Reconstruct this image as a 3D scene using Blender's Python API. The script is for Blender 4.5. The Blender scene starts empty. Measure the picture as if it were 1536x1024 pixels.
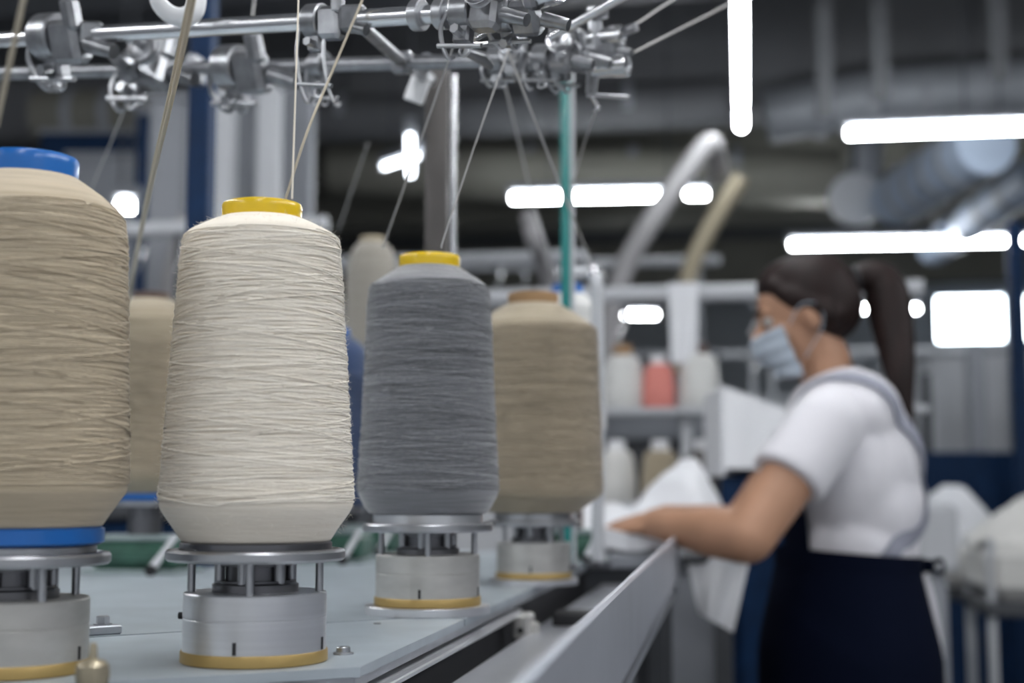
import bpy, math, random
import numpy as np
from mathutils import Vector, Matrix
from mathutils.bvhtree import BVHTree
random.seed(7)
rng = np.random.default_rng(11)
S = bpy.context.scene
COL = S.collection
PI = math.pi

# ------------------------------------------------------------------ camera
FPX = 50 / 36 * 1536
PITCH = math.atan((730 - 512) / FPX)
CAMZ = 1.15
cam_d = bpy.data.cameras.new('camera')
cam = bpy.data.objects.new('camera', cam_d); COL.objects.link(cam)
cam_d.lens = 50; cam_d.sensor_width = 36; cam_d.clip_start = 0.05; cam_d.clip_end = 200
cam.location = (0, 0, CAMZ); cam.rotation_euler = (PI / 2 + PITCH, 0, 0)
cam_d.dof.use_dof = True; cam_d.dof.focus_distance = 1.29; cam_d.dof.aperture_fstop = 3.25
cam_d.dof.aperture_blades = 0
S.camera = cam

def ray(px, py):
    u = (px - 768) / FPX; v = (512 - py) / FPX
    return Vector((u, math.cos(PITCH) - v * math.sin(PITCH), math.sin(PITCH) + v * math.cos(PITCH)))
def P(px, py, d):                      # world point seen at a pixel, at distance d in front
    r = ray(px, py); return Vector((0, 0, CAMZ)) + r * (d / r.y)
def G(px, py, z):                      # world point of that pixel on a level at height z
    r = ray(px, py); return Vector((0, 0, CAMZ)) + r * ((z - CAMZ) / r.z)

# ------------------------------------------------------------------ materials
def mat(name, col, rough=0.5, metal=0.0, var=0.0, vscale=(20, 20, 20), bump=0.0, bscale=None, spec=0.5, col2=None, sheen=0.0, coat=0.0, detail=4):
    m = bpy.data.materials.new(name); m.use_nodes = True
    nt = m.node_tree; b = nt.nodes['Principled BSDF']
    b.inputs['Base Color'].default_value = (*col, 1)
    b.inputs['Roughness'].default_value = rough; b.inputs['Metallic'].default_value = metal
    b.inputs['Specular IOR Level'].default_value = spec
    if sheen: b.inputs['Sheen Weight'].default_value = sheen
    if coat: b.inputs['Coat Weight'].default_value = coat; b.inputs['Coat Roughness'].default_value = 0.12
    if var or bump:
        tc = nt.nodes.new('ShaderNodeTexCoord')
        mp = nt.nodes.new('ShaderNodeMapping'); mp.inputs['Scale'].default_value = vscale
        nz = nt.nodes.new('ShaderNodeTexNoise'); nz.inputs['Scale'].default_value = 1; nz.inputs['Detail'].default_value = detail
        nt.links.new(tc.outputs['Object'], mp.inputs['Vector']); nt.links.new(mp.outputs['Vector'], nz.inputs['Vector'])
        if var:
            rp = nt.nodes.new('ShaderNodeMapRange'); rp.inputs['From Min'].default_value = .3; rp.inputs['From Max'].default_value = .7
            mx = nt.nodes.new('ShaderNodeMix'); mx.data_type = 'RGBA'
            c2 = col2 or tuple(c * (1 - var) for c in col)
            mx.inputs['A'].default_value = (*col, 1); mx.inputs['B'].default_value = (*c2, 1)
            nt.links.new(nz.outputs['Fac'], rp.inputs['Value'])
            nt.links.new(rp.outputs['Result'], mx.inputs['Factor']); nt.links.new(mx.outputs['Result'], b.inputs['Base Color'])
        if bump:
            nb = nz
            if bscale:
                mp2 = nt.nodes.new('ShaderNodeMapping'); mp2.inputs['Scale'].default_value = bscale
                nb = nt.nodes.new('ShaderNodeTexNoise'); nb.inputs['Scale'].default_value = 1; nb.inputs['Detail'].default_value = detail
                nt.links.new(tc.outputs['Object'], mp2.inputs['Vector']); nt.links.new(mp2.outputs['Vector'], nb.inputs['Vector'])
            bp = nt.nodes.new('ShaderNodeBump'); bp.inputs['Strength'].default_value = bump; bp.inputs['Distance'].default_value = .002
            nt.links.new(nb.outputs['Fac'], bp.inputs['Height']); nt.links.new(bp.outputs['Normal'], b.inputs['Normal'])
    return m
def emis(name, col, strength):
    m = bpy.data.materials.new(name); m.use_nodes = True
    b = m.node_tree.nodes['Principled BSDF']
    b.inputs['Base Color'].default_value = (.8, .8, .8, 1)
    b.inputs['Emission Color'].default_value = (*col, 1); b.inputs['Emission Strength'].default_value = strength
    return m
def yarn(name, col, col2, b=.4):
    return mat(name, col, .85, 0, var=1, vscale=(14, 14, 420), bump=b, bscale=(60, 60, 1500), spec=.15, col2=col2, sheen=.25)

def wound(name, col, col2, bright=1.0):
    m = mat(name, col, .8, 0, bump=.35, vscale=(300, 300, 900), spec=.2, sheen=.3)
    nt = m.node_tree; b = nt.nodes['Principled BSDF']
    at = nt.nodes.new('ShaderNodeAttribute'); at.attribute_name = 'tone'
    mx = nt.nodes.new('ShaderNodeMix'); mx.data_type = 'RGBA'
    mx.inputs['A'].default_value = (*col2, 1); mx.inputs['B'].default_value = (*col, 1)
    nt.links.new(at.outputs['Fac'], mx.inputs['Factor']); nt.links.new(mx.outputs['Result'], b.inputs['Base Color'])
    return m
M = {}
M['wound_white'] = wound('wound_white', (.94, .89, .80), (.82, .755, .65))
M['wound_tan'] = wound('wound_tan', (.62, .53, .39), (.42, .35, .25))
M['wound_tan_dull'] = wound('wound_tan_dull', (.46, .385, .28), (.32, .265, .19))
M['wound_grey'] = wound('wound_grey', (.27, .278, .30), (.055, .058, .070))
M['wound_navy'] = wound('wound_navy', (.05, .08, .17), (.03, .05, .11))
M['yarn_white'] = yarn('yarn_white', (.86, .80, .70), (.79, .72, .61))
M['yarn_tan'] = yarn('yarn_tan', (.58, .49, .36), (.44, .365, .26))
M['yarn_tan_dull'] = yarn('yarn_tan_dull', (.42, .355, .26), (.32, .27, .19))
M['yarn_grey'] = yarn('yarn_grey', (.24, .243, .26), (.13, .133, .145))
M['yarn_navy'] = yarn('yarn_navy', (.05, .08, .17), (.03, .05, .11))
M['yarn_pink'] = yarn('yarn_pink', (.75, .28, .24), (.65, .22, .19))
M['yarn_pale'] = yarn('yarn_pale', (.74, .74, .72), (.62, .62, .6))
for n_ in ('yarn_grey', 'wound_grey'): M[n_].node_tree.nodes['Principled BSDF'].inputs['Sheen Weight'].default_value = .7
M['yarn_dull_cream'] = yarn('yarn_dull_cream', (.33, .31, .27), (.26, .24, .21))  # cream toned down to a darker greyish tone
M['strand_white'] = mat('strand_white', (.72, .66, .56), .8)
M['strand_tan'] = mat('strand_tan', (.47, .42, .33), .8)
M['strand_grey'] = mat('strand_grey', (.52, .51, .50), .7)
M['yellow'] = mat('yellow_plastic', (.74, .50, .012), .3, coat=.3)
M['blue'] = mat('blue_plastic', (.008, .13, .46), .32, coat=.3)
M['brown'] = mat('brown_board', (.35, .21, .10), .6)
M['dark_brown'] = mat('dark_brown_board', (.09, .055, .045), .6)
M['alu'] = mat('turned_aluminium', (.70, .71, .73), .36, .85, var=.12, vscale=(6, 6, 220), bump=.05)
M['alu_dull'] = mat('dull_aluminium', (.60, .59, .56), .45, .75, var=.2, vscale=(25, 25, 60), bump=.05)
M['steel'] = mat('polished_steel', (.47, .48, .50), .38, 1, var=.15, vscale=(30, 30, 30))
M['steel_dark'] = mat('dark_steel', (.16, .16, .17), .32, .9)
M['chrome'] = mat('chrome', (.70, .71, .73), .26, 1)
M['zinc'] = mat('zinc_casting', (.40, .41, .43), .34, .9, var=.45, vscale=(40, 40, 40))
M['brass'] = mat('brass_ring', (.43, .30, .11), .42, .5)
M['brass_dull'] = mat('brass_dull', (.42, .37, .27), .4, .8)
M['black'] = mat('black_rubber', (.012, .012, .014), .6)
M['plate'] = mat('painted_plate', (.44, .495, .535), .42, .25, var=.16, vscale=(14, 14, 14), bump=.03, detail=8)
M['plate_edge'] = mat('bare_edge', (.42, .44, .47), .35, .6, var=.2, vscale=(20, 20, 20))
M['beam'] = mat('beam_paint', (.52, .54, .60), .34, .35, var=.12, vscale=(9, 9, 9))
M['tray'] = mat('tray_metal', (.52, .53, .57), .3, .5, var=.15, vscale=(8, 8, 8))
M['green'] = mat('green_paint', (.05, .14, .10), .4, .1, var=.4, vscale=(30, 30, 30))
M['green_pale'] = mat('pale_green_grey', (.35, .42, .42), .4, .3, var=.2)
M['navy_paint'] = mat('navy_paint', (.001, .022, .075), .55, 0, var=.3, spec=.25)
M['grey_paint'] = mat('grey_paint', (.30, .315, .345), .5, 0, var=.15, vscale=(3, 3, 3))
M['grey_dark'] = mat('dark_grey_paint', (.07, .075, .085), .55, 0, var=.3, vscale=(3, 3, 3))
M['grey_brown'] = mat('taupe_metal', (.105, .096, .092), .45, .2, var=.15)
M['grey_light'] = mat('light_grey_paint', (.53, .545, .57), .5, 0, var=.1, vscale=(3, 3, 3))
M['teal'] = mat('teal_tube', (.015, .21, .20), .25, 0, coat=.4)
M['white_plastic'] = mat('white_plastic', (.80, .81, .83), .4)
M['hose'] = mat('white_hose', (.33, .32, .325), .5)
M['hose_tan'] = mat('beige_hose', (.36, .31, .22), .55)
M['duct'] = mat('zinc_duct', (.33, .35, .38), .55, .2, var=.2, vscale=(2, 2, 2))
M['skylight_blue'] = mat('skylight_blue_grey', (.36, .43, .54), .6, 0, var=.15, vscale=(2, 2, 2))  # pale blue colour stands in for skylight brightness
M['girder'] = mat('girder_paint', (.15, .155, .165), .7, 0, var=.3, vscale=(1.2, 1.2, 1.2))
M['olive'] = mat('olive_beam', (.22, .215, .185), .7, 0, var=.25, vscale=(1.5, 1.5, 1.5))
M['ceiling'] = mat('ceiling_paint', (.10, .105, .115), .9, 0, var=.35, vscale=(.6, .6, .6))
M['wall'] = mat('wall_paint', (.66, .69, .73), .85, 0, var=.15, vscale=(.5, .5, .5))
M['floor'] = mat('floor_coating', (.36, .37, .38), .35, 0, var=.2, vscale=(.8, .8, .8))
M['cloth'] = mat('white_cloth', (.78, .79, .82), .8, 0, bump=.4, vscale=(18, 18, 18), sheen=.2)
M['cloth_cream'] = mat('cream_cloth', (.70, .69, .66), .85, 0, var=.12, vscale=(9, 9, 9), sheen=.2)
M['shirt'] = mat('shirt_cotton', (.71, .70, .74), .85, 0, bump=.5, vscale=(16, 16, 28), sheen=.2)
M['apron'] = mat('navy_apron', (.0022, .0042, .014), .9, 0, bump=.4, vscale=(12, 12, 12), spec=.08)
M['strap'] = mat('grey_strap', (.28, .29, .35), .8)
M['skin'] = mat('skin', (.47, .26, .165), .5, 0, var=.15, vscale=(12, 12, 12), spec=.35)
M['hair'] = mat('dark_hair', (.018, .0085, .0075), .6, 0, var=.5, vscale=(60, 60, 12), bump=.4, spec=.25)
M['mask'] = mat('mask_fabric', (.42, .48, .55), .8)
M['eye'] = mat('eye_white', (.42, .40, .38), .3)
M['glow'] = emis('tube_glow', (.93, .97, 1.0), 38)
M['glow_dim'] = emis('tube_glow_dim', (.86, .92, 1.0), 9)
M['glow_near'] = emis('tube_glow_near', (.97, .985, 1.0), 54)
M['sky_pane'] = emis('daylight_pane', (.80, .92, 1.0), 12)

# ------------------------------------------------------------------ mesh builder
class MB:
    def __init__(s): s.v = []; s.f = []
    def add(s, vs, fs):
        n = len(s.v); s.v += [tuple(v) for v in vs]; s.f += [tuple(i + n for i in f) for f in fs]; return s
    def box(s, c, size, mtx=None, bev=0.0):
        x, y, z = [a / 2 for a in size]; c = Vector(c); mtx = mtx or Matrix.Identity(3)
        b = min(bev, x * .49, y * .49, z * .49)
        if b <= 0:
            vs = [c + mtx @ Vector((i * x, j * y, k * z)) for i in (-1, 1) for j in (-1, 1) for k in (-1, 1)]
            return s.add(vs, [(0, 1, 3, 2), (4, 6, 7, 5), (0, 4, 5, 1), (2, 3, 7, 6), (0, 2, 6, 4), (1, 5, 7, 3)])
        lv = []                                            # chamfered box: stacked octagon rings
        def ring(xx, yy, bb, zz):
            return [(-xx + bb, -yy, zz), (xx - bb, -yy, zz), (xx, -yy + bb, zz), (xx, yy - bb, zz), (xx - bb, yy, zz), (-xx + bb, yy, zz), (-xx, yy - bb, zz), (-xx, -yy + bb, zz)]
        for r in (ring(x - b, y - b, b * .5, -z), ring(x, y, b, -z + b), ring(x, y, b, z - b), ring(x - b, y - b, b * .5, z)): lv += r
        fs = [tuple(reversed(range(8))), tuple(range(24, 32))]
        for k in range(3):
            for i in range(8):
                j = (i + 1) % 8; fs.append((k * 8 + i, k * 8 + j, k * 8 + 8 + j, k * 8 + 8 + i))
        return s.add([c + mtx @ Vector(v) for v in lv], fs)
    def lathe(s, prof, n=48, o=(0, 0, 0), axis=None, cap=True):
        o = Vector(o); mtx = Matrix.Identity(3)
        if axis is not None: mtx = Vector((0, 0, 1)).rotation_difference(Vector(axis).normalized()).to_matrix()
        vs = []; fs = []
        for r, z in prof:
            for i in range(n):
                a = 2 * PI * i / n; vs.append(o + mtx @ Vector((r * math.cos(a), r * math.sin(a), z)))
        for k in range(len(prof) - 1):
            for i in range(n):
                j = (i + 1) % n; fs.append((k * n + i, k * n + j, (k + 1) * n + j, (k + 1) * n + i))
        if cap:
            fs.append(tuple(reversed(range(n)))); fs.append(tuple(range((len(prof) - 1) * n, len(prof) * n)))
        return s.add(vs, fs)
    def cyl(s, p0, p1, r0, r1=None, n=20, bev=0):
        p0 = Vector(p0); p1 = Vector(p1); r1 = r0 if r1 is None else r1; L = (p1 - p0).length
        if bev: pr = [(r0 - bev, 0), (r0, bev), (r1, L - bev), (r1 - bev, L)]
        else: pr = [(r0, 0), (r1, L)]
        return s.lathe(pr, n, p0, p1 - p0)
    def capsule(s, p0, p1, r0, r1, n=16):
        p0 = Vector(p0); p1 = Vector(p1); L = (p1 - p0).length; pr = []
        for i in range(6): a = -PI / 2 + PI / 2 * i / 5; pr.append((max(r0 * math.cos(a), r0 * .02), r0 * math.sin(a)))
        for i in range(6): a = PI / 2 * i / 5; pr.append((max(r1 * math.cos(a), r1 * .02), L + r1 * math.sin(a)))
        return s.lathe(pr, n, p0, p1 - p0)
    def tube(s, pts, r, n=10, closed=False, flat=1.0, up=None):
        pts = [Vector(p) for p in pts]; k = len(pts); rs = r if isinstance(r, (list, tuple)) else [r] * k
        vs = []; fs = []; prev = None
        for i, p in enumerate(pts):
            a = pts[(i - 1) % k] if (closed or i) else p; b = pts[(i + 1) % k] if (closed or i < k - 1) else p
            t = (b - a).normalized()
            if prev is None: nr = t.orthogonal().normalized() if up is None else (Vector(up) - t * t.dot(Vector(up))).normalized()
            else: nr = (prev - t * t.dot(prev)).normalized()
            prev = nr; bi = t.cross(nr)
            for j in range(n):
                an = 2 * PI * j / n; vs.append(p + nr * (math.cos(an) * rs[i] * flat) + bi * (math.sin(an) * rs[i]))
        for i in range(k if closed else k - 1):
            q = (i + 1) % k
            for j in range(n): fs.append((i * n + j, i * n + (j + 1) % n, q * n + (j + 1) % n, q * n + j))
        if not closed: fs.append(tuple(reversed(range(n)))); fs.append(tuple(range((k - 1) * n, k * n)))
        return s.add(vs, fs)
    def ring(s, c, axis, R, r, n=24, m=8):
        axis = Vector(axis).normalized(); a = axis.orthogonal().normalized(); b = axis.cross(a); c = Vector(c)
        return s.tube([c + a * (R * math.cos(2 * PI * i / n)) + b * (R * math.sin(2 * PI * i / n)) for i in range(n)], r, m, closed=True)
    def ellip(s, c, rad, mtx=None, nu=24, nv=14):
        c = Vector(c); mtx = mtx or Matrix.Identity(3); vs = []; fs = []
        for k in range(nv + 1):
            t = PI * k / nv; st = max(math.sin(t), .004)
            for i in range(nu):
                a = 2 * PI * i / nu
                vs.append(c + mtx @ Vector((rad[0] * st * math.cos(a), rad[1] * st * math.sin(a), -rad[2] * math.cos(t))))
        for k in range(nv):
            for i in range(nu):
                j = (i + 1) % nu; fs.append((k * nu + i, k * nu + j, (k + 1) * nu + j, (k + 1) * nu + i))
        fs.append(tuple(reversed(range(nu)))); fs.append(tuple(range(nv * nu, nv * nu + nu)))
        return s.add(vs, fs)
    def prism(s, poly, z0, z1):                        # poly: list of (x, y), counter-clockwise
        n = len(poly); vs = [(p[0], p[1], z0) for p in poly] + [(p[0], p[1], z1) for p in poly]
        fs = [tuple(reversed(range(n))), tuple(range(n, 2 * n))] + [(i, (i + 1) % n, (i + 1) % n + n, i + n) for i in range(n)]
        return s.add(vs, fs)
    def sweep(s, section, A, B, N):                    # section: (sideways, height) closed loop, swept from A to B; N sideways
        A = Vector(A); B = Vector(B); N = Vector(N); n = len(section); vs = []
        for q in (A, B): vs += [q + N * a + Vector((0, 0, b)) for a, b in section]
        fs = [(i, (i + 1) % n, (i + 1) % n + n, i + n) for i in range(n)] + [tuple(reversed(range(n))), tuple(range(n, 2 * n))]
        return s.add(vs, fs)
    def build(s, name, m, parent=None, smooth=35, world=True):
        me = bpy.data.meshes.new(name)
        off = wloc(parent) if (parent is not None and world) else Vector((0, 0, 0))
        me.from_pydata([(v[0] - off.x, v[1] - off.y, v[2] - off.z) for v in s.v], [], s.f)
        return link(name, me, m, parent, smooth)
LOC = {}
def wloc(o):
    while o is not None:
        if o.name in LOC: return LOC[o.name]
        o = o.parent
    return Vector((0, 0, 0))
def link(name, me, m, parent=None, smooth=35):
    import bmesh
    bm = bmesh.new(); bm.from_mesh(me); bmesh.ops.recalc_face_normals(bm, faces=bm.faces); bm.to_mesh(me); bm.free()
    if smooth:
        me.shade_smooth(); me.set_sharp_from_angle(angle=math.radians(smooth))
    me.materials.append(M[m] if isinstance(m, str) else m)
    o = bpy.data.objects.new(name, me); COL.objects.link(o)
    if parent is not None: o.parent = parent
    return o
def tag(o, label=None, cat=None, group=None, kind=None):
    if label: o['label'] = label
    if cat: o['category'] = cat
    if group: o['group'] = group
    if kind: o['kind'] = kind
    return o
def thing(name, loc, label, cat, group=None):
    o = bpy.data.objects.new(name, None); COL.objects.link(o); o.empty_display_size = .05
    o.location = loc; LOC[o.name] = Vector(loc); return tag(o, label, cat, group)
def copy_thing(root, loc, label, group=None):
    r = root.copy(); COL.objects.link(r); r.location = loc; LOC[r.name] = Vector(loc); r['label'] = label
    if group: r['group'] = group
    for ch in list(root.children):
        c = ch.copy(); COL.objects.link(c); c.parent = r
        for g in list(ch.children):
            d = g.copy(); COL.objects.link(d); d.parent = c
    return r
def bezier(pts, n=24):                                  # Catmull-Rom through points
    pts = [Vector(p) for p in pts]; q = [pts[0] * 2 - pts[1]] + pts + [pts[-1] * 2 - pts[-2]]; out = []
    for i in range(1, len(q) - 2):
        for k in range(n):
            t = k / n; a, b, c, d = q[i - 1], q[i], q[i + 1], q[i + 2]
            out.append(.5 * ((2 * b) + (c - a) * t + (2 * a - 5 * b + 4 * c - d) * t * t + (3 * b - a - 3 * c + d) * t ** 3))
    out.append(pts[-1]); return out
D = Vector((.165, .986, 0)).normalized(); N = Vector((D.y, -D.x, 0))      # along the machines, and to their right
DM = Matrix((N, D, (0, 0, 1))).transposed()
T = 1.0074                                              # level of the machine's top plate

# ------------------------------------------------------------------ yarn cones and their stands
def resample(prof, n):
    p = np.array(prof); seg = np.r_[0, np.cumsum(np.hypot(*np.diff(p, axis=0).T))]
    s = np.linspace(0, seg[-1], n); return np.interp(s, seg, p[:, 0]), np.interp(s, seg, p[:, 1])
def smooth_prof(prof, n=160, w=5):
    r, z = resample(prof, n); k = np.ones(w) / w
    rr = np.convolve(np.pad(r, w // 2, mode='edge'), k, 'valid'); zz = np.convolve(np.pad(z, w // 2, mode='edge'), k, 'valid')
    return rr, zz
def winding_mesh(name, r, z, passes, tr, seed, lo=.06, hi=.97, ppt=56, rise=.016):
    g = np.random.default_rng(seed); n = len(r); th = []; idx = []; a = 0.0; jit = []
    span = z.max() - z.min()
    for k in range(passes + 12):
        top = k >= passes
        turns = span / (rise * (g.uniform(2.2, 5.5) if top else g.uniform(.55, 1.5) if g.random() < .7 else g.uniform(1.8, 3.2)))
        m = int(turns * ppt); t = np.linspace(0, 1, m, endpoint=False)
        l = lo + g.uniform(.004, .018); h = hi - g.uniform(.004, .03)
        wob = .007 * np.sin(t * 2 * PI * g.uniform(2, 6) + g.uniform(0, 6)) + .0035 * np.sin(t * 2 * PI * turns * g.uniform(.8, 1.4) + g.uniform(0, 6))
        s = l + (h - l) * t if k % 2 == 0 else h - (h - l) * t
        idx.append(np.clip(s + wob, lo, hi) * (n - 1)); th.append(a + 2 * PI * turns * t); a += 2 * PI * turns
        jit.append(np.full(m, g.uniform(1.5, 2.1) if top else g.uniform(-.4, 1.3)) + .55 * np.sin(t * 2 * PI * turns * .37 + g.uniform(0, 6)) + .3 * np.sin(t * 2 * PI * turns * 1.73 + g.uniform(0, 6)))
    th = np.concatenate(th); idx = np.concatenate(idx); jit = np.concatenate(jit)
    R = np.interp(idx, np.arange(n), r) + tr * jit; Z = np.interp(idx, np.arange(n), z)
    m = len(th); ns = 4; V = np.zeros((m, ns, 3))
    for j in range(ns):
        ph = 2 * PI * j / ns
        V[:, j, 0] = (R + tr * np.cos(ph)) * np.cos(th); V[:, j, 1] = (R + tr * np.cos(ph)) * np.sin(th); V[:, j, 2] = Z + tr * np.sin(ph)
    i = np.arange(m - 1)[:, None]; j = np.arange(ns)[None, :]; q = (j + 1) % ns
    F = np.stack([i * ns + j, i * ns + q, (i + 1) * ns + q, (i + 1) * ns + j], -1).reshape(-1, 4)
    me = bpy.data.meshes.new(name); me.vertices.add(m * ns); me.vertices.foreach_set('co', V.ravel())
    me.loops.add(F.size); me.loops.foreach_set('vertex_index', F.ravel())
    me.polygons.add(len(F)); me.polygons.foreach_set('loop_start', np.arange(0, F.size, 4)); me.polygons.foreach_set('loop_total', np.full(len(F), 4))
    me.update()
    nz = np.interp(np.arange(m), np.arange(0, m + 9, 9), g.uniform(0, 1, (m + 17) // 9)[:len(np.arange(0, m + 9, 9))])
    per_turn = g.uniform(0, 1, int(th[-1] / (2 * PI)) + 2)[(th / (2 * PI)).astype(int)]
    tone = np.clip(.5 * nz + .65 * per_turn - .05, 0, 1)
    at = me.attributes.new('tone', 'FLOAT', 'POINT'); at.data.foreach_set('value', np.repeat(tone, ns).astype(np.float32)); return me
def fuzz_mesh(name, r, z, count, seed):
    g = np.random.default_rng(seed); n = len(r); vs = []; fs = []
    for k in range(count):
        s = g.uniform(.05, .99) * (n - 1); R = np.interp(s, np.arange(n), r) + .0008; Z = np.interp(s, np.arange(n), z); a = g.uniform(0, 2 * PI)
        o = Vector((R * math.cos(a), R * math.sin(a), Z)); e = Vector((math.cos(a), math.sin(a), 0)); t = Vector((-math.sin(a), math.cos(a), 0))
        d = (e * g.uniform(.25, 1) + t * g.uniform(-1, 1) + Vector((0, 0, g.uniform(-.6, .8)))).normalized(); L = g.uniform(.0015, .0042)
        bend = Vector(g.uniform(-.4, .4, 3)); w = d.orthogonal().normalized(); w2 = d.cross(w); rad = .00009; b = len(vs)
        for q in range(3):
            c = o + d * (L * q / 2) + bend * (L * (q / 2) ** 2)
            for j in range(3): vs.append(c + (w * math.cos(j * 2.0944) + w2 * math.sin(j * 2.0944)) * rad)
        for q in range(2):
            for j in range(3): fs.append((b + q * 3 + j, b + q * 3 + (j + 1) % 3, b + q * 3 + 3 + (j + 1) % 3, b + q * 3 + 3 + j))
    me = bpy.data.meshes.new(name); me.from_pydata(vs, [], fs); return me

def make_cone(loc, label, ymat, cap, prof, cap_r, cap_h, passes=30, tr=.00058, seed=1, wz=(.03, .26), fuzz=0, base_ring=None, winding=True, group='yarn cones on their stands', ppt=56, rise=.016):
    o = thing('yarn_cone', loc, label, 'yarn cone', group)
    r, z = smooth_prof(prof, 240, 3)
    lo_ = (int(np.argmax(z >= wz[0]))) / 239; hi_ = (int(np.argmax(z >= wz[1]))) / 239
    mb = MB(); mb.lathe(list(zip(r - .0004, z)), 96); mb.build('yarn_body', ymat, o, 60, world=False)
    if winding: link('wound_thread', winding_mesh('wound_thread', r, z, passes, tr, seed, ppt=ppt, rise=rise, lo=lo_, hi=hi_), ymat.replace('yarn', 'wound'), o, 180)
    if fuzz: tag(link('loose_fibre', fuzz_mesh('loose_fibre', r, z, fuzz, seed + 5), ymat, o, 0), kind='stuff')
    zt = z.max(); c = cap_r
    pr = [(c * .96, zt - .012), (c * .985, zt - .001), (c, zt + cap_h * .55), (c, zt + cap_h - .0025), (c - .0008, zt + cap_h - .0008), (c - .0026, zt + cap_h), (c - .0045, zt + cap_h - .001), (c - .006, zt + cap_h - .004), (c - .008, zt - .012)]
    m2 = MB(); m2.lathe(pr, 64, cap=False); m2.build('tube_end', cap, o, 40, world=False)
    if base_ring:
        rr, h, mm = base_ring
        MB().lathe([(rr - .003, z.min() - h), (rr, z.min() - h + .002), (rr, z.min() - .001), (rr - .004, z.min() + .001)], 64).build('tube_base', mm, o, 40, world=False)
    return o

def make_stand(loc, label, flange=False, dull=False, pin_rot=0.0, knob=True, ring='steel', sc=1.0, seat=0.0, group='yarn feeder stands on the machine top'):
    o = thing('yarn_stand', loc, label, 'yarn stand', group)
    z = 0.0
    if flange:
        MB().lathe([(.067, 0), (.0678, .0006), (.0678, .0084), (.0672, .009), (.05, .009)], 80).build('flange', 'alu', o, world=False); z = .009
    MB().lathe([(.0565, z), (.0578, z + .0008), (.0578, z + .0085), (.0572, z + .0095)], 64).build('brass_ring', 'brass', o, world=False)
    z += .0095
    body = MB().lathe([(.0563, z), (.0563, z + .0245), (.0559, z + .0249), (.0559, z + .0256), (.0563, z + .026), (.0563, z + .0438), (.0553, z + .0448), (.034, z + .0448)], 96).build('body', 'alu_dull' if dull else 'alu', o, world=False)
    for a in (PI * 1.47, PI * 1.93, PI * .9):
        d = Vector((math.cos(a), math.sin(a), 0)); m = Matrix((d, Vector((0, 0, 1)).cross(d), Vector((0, 0, 1)))).transposed()
        MB().box(d * .0562 + Vector((0, 0, z + .0055)), (.0016, .0028, .0095), m).build('slot', 'black', body, 0, world=False)
    if knob:
        MB().cyl((-.0555, -.004, z + .026), (-.060, -.0043, z + .026), .0028, n=14, bev=.0006).build('set_screw', 'black', body, world=False)
    zt = z + .0448; zp = zt + .0240; zs = zp + .0153 + seat
    MB().lathe([(.034, zt - .001), (.034, zt + .006), (.0315, zt + .0075), (.0315, zt + .009), (.024, zt + .009), (.024, zp - .004), (.029, zp - .0035), (.029, zp)], 48).build('hub', 'steel_dark', o, world=False)
    for k in range(6):
        a = k * PI / 3 + .35
        MB().cyl((.0285 * math.cos(a), .0285 * math.sin(a), zt + .006), (.0285 * math.cos(a), .0285 * math.sin(a), zp - .001), .0042, n=14).build('hub_screw', 'steel', o, world=False)
    for k in range(4):
        a = pin_rot + k * PI / 2 - PI / 2
        MB().cyl((.0503 * math.cos(a), .0503 * math.sin(a), zt - .016), (.0503 * math.cos(a), .0503 * math.sin(a), zp + .003), .0032, n=16).build('pin', 'steel', o, world=False)
    MB().lathe([(.058, zp), (.0690, zp + .0005), (.0708, zp + .0025), (.0708, zp + .0075), (.0695, zp + .0092), (.066, zp + .0098), (.0635, zp + .0078), (.055, zp + .0078)], 96).build('support_plate', 'steel', o, world=False)
    MB().lathe([(.0600, zp + .007), (.0600, zs - .001), (.0590, zs), (.030, zs)], 96).build('seat_ring', ring, o, world=False)
    o.scale = (sc, sc, sc)
    return o, loc[2] + zs * sc

SLIM = [(.052, 0), (.0590, .0002), (.0655, .0105), (.0735, .0215), (.0768, .0275), (.0770, .030), (.0765, .036), (.0730, .09), (.0685, .160), (.0640, .225), (.0622, .244), (.0600, .2475), (.052, .2520), (.043, .2565), (.0335, .2605)]
def at_table(px, d): return Vector(((px - 768) / FPX * d * 1.0, d, T))
W_ = at_table(388, 1.195); GR = at_table(643, 1.640); TN = at_table(800, 2.13); LF = at_table(28, 1.125)
def scaled(o, k): o.scale = (k, k, k); return o
st, zw = make_stand(W_, 'bright aluminium stand with brass foot ring under the white yarn cone', pin_rot=.09, sc=1.043, ring='steel_dark')
scaled(make_cone((W_.x, W_.y, zw), 'white yarn cone with a yellow tube end', 'yarn_white', 'yellow', SLIM, .0325, .0128, passes=34, seed=3, fuzz=2600, wz=(.0285, .2465)), 1.043)
st, zg = make_stand(GR, 'scuffed stand on a round flange under the dark grey yarn cone', flange=True, dull=True, pin_rot=.06, knob=False, sc=1.05, seat=.0045, ring='alu')
SLIMG = [(.052, 0), (.064, .0002), (.069, .006), (.0745, .0165), (.0768, .0215), (.0772, .024), (.0762, .036), (.0730, .09), (.0700, .160), (.0675, .225), (.0655, .247), (.0625, .2515), (.054, .2575), (.044, .264), (.0345, .2705)]
scaled(make_cone((GR.x, GR.y, zg), 'dark grey yarn cone with a yellow tube end', 'yarn_grey', 'yellow', SLIMG, .0340, .0135, passes=34, seed=8, fuzz=2400, wz=(.0225, .2495)), 1.05)
st, zt_ = make_stand(TN, 'blurred stand on a dark flange under the tan cone with brown tube end', flange=True, dull=True, pin_rot=.5, knob=False, sc=.97, seat=.005)
FAT = [(.055, 0), (.066, .0003), (.082, .012), (.097, .022), (.1018, .027), (.1022, .033), (.1005, .12), (.0970, .24), (.0952, .272), (.0905, .279), (.075, .290), (.055, .304), (.041, .312)]
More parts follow.
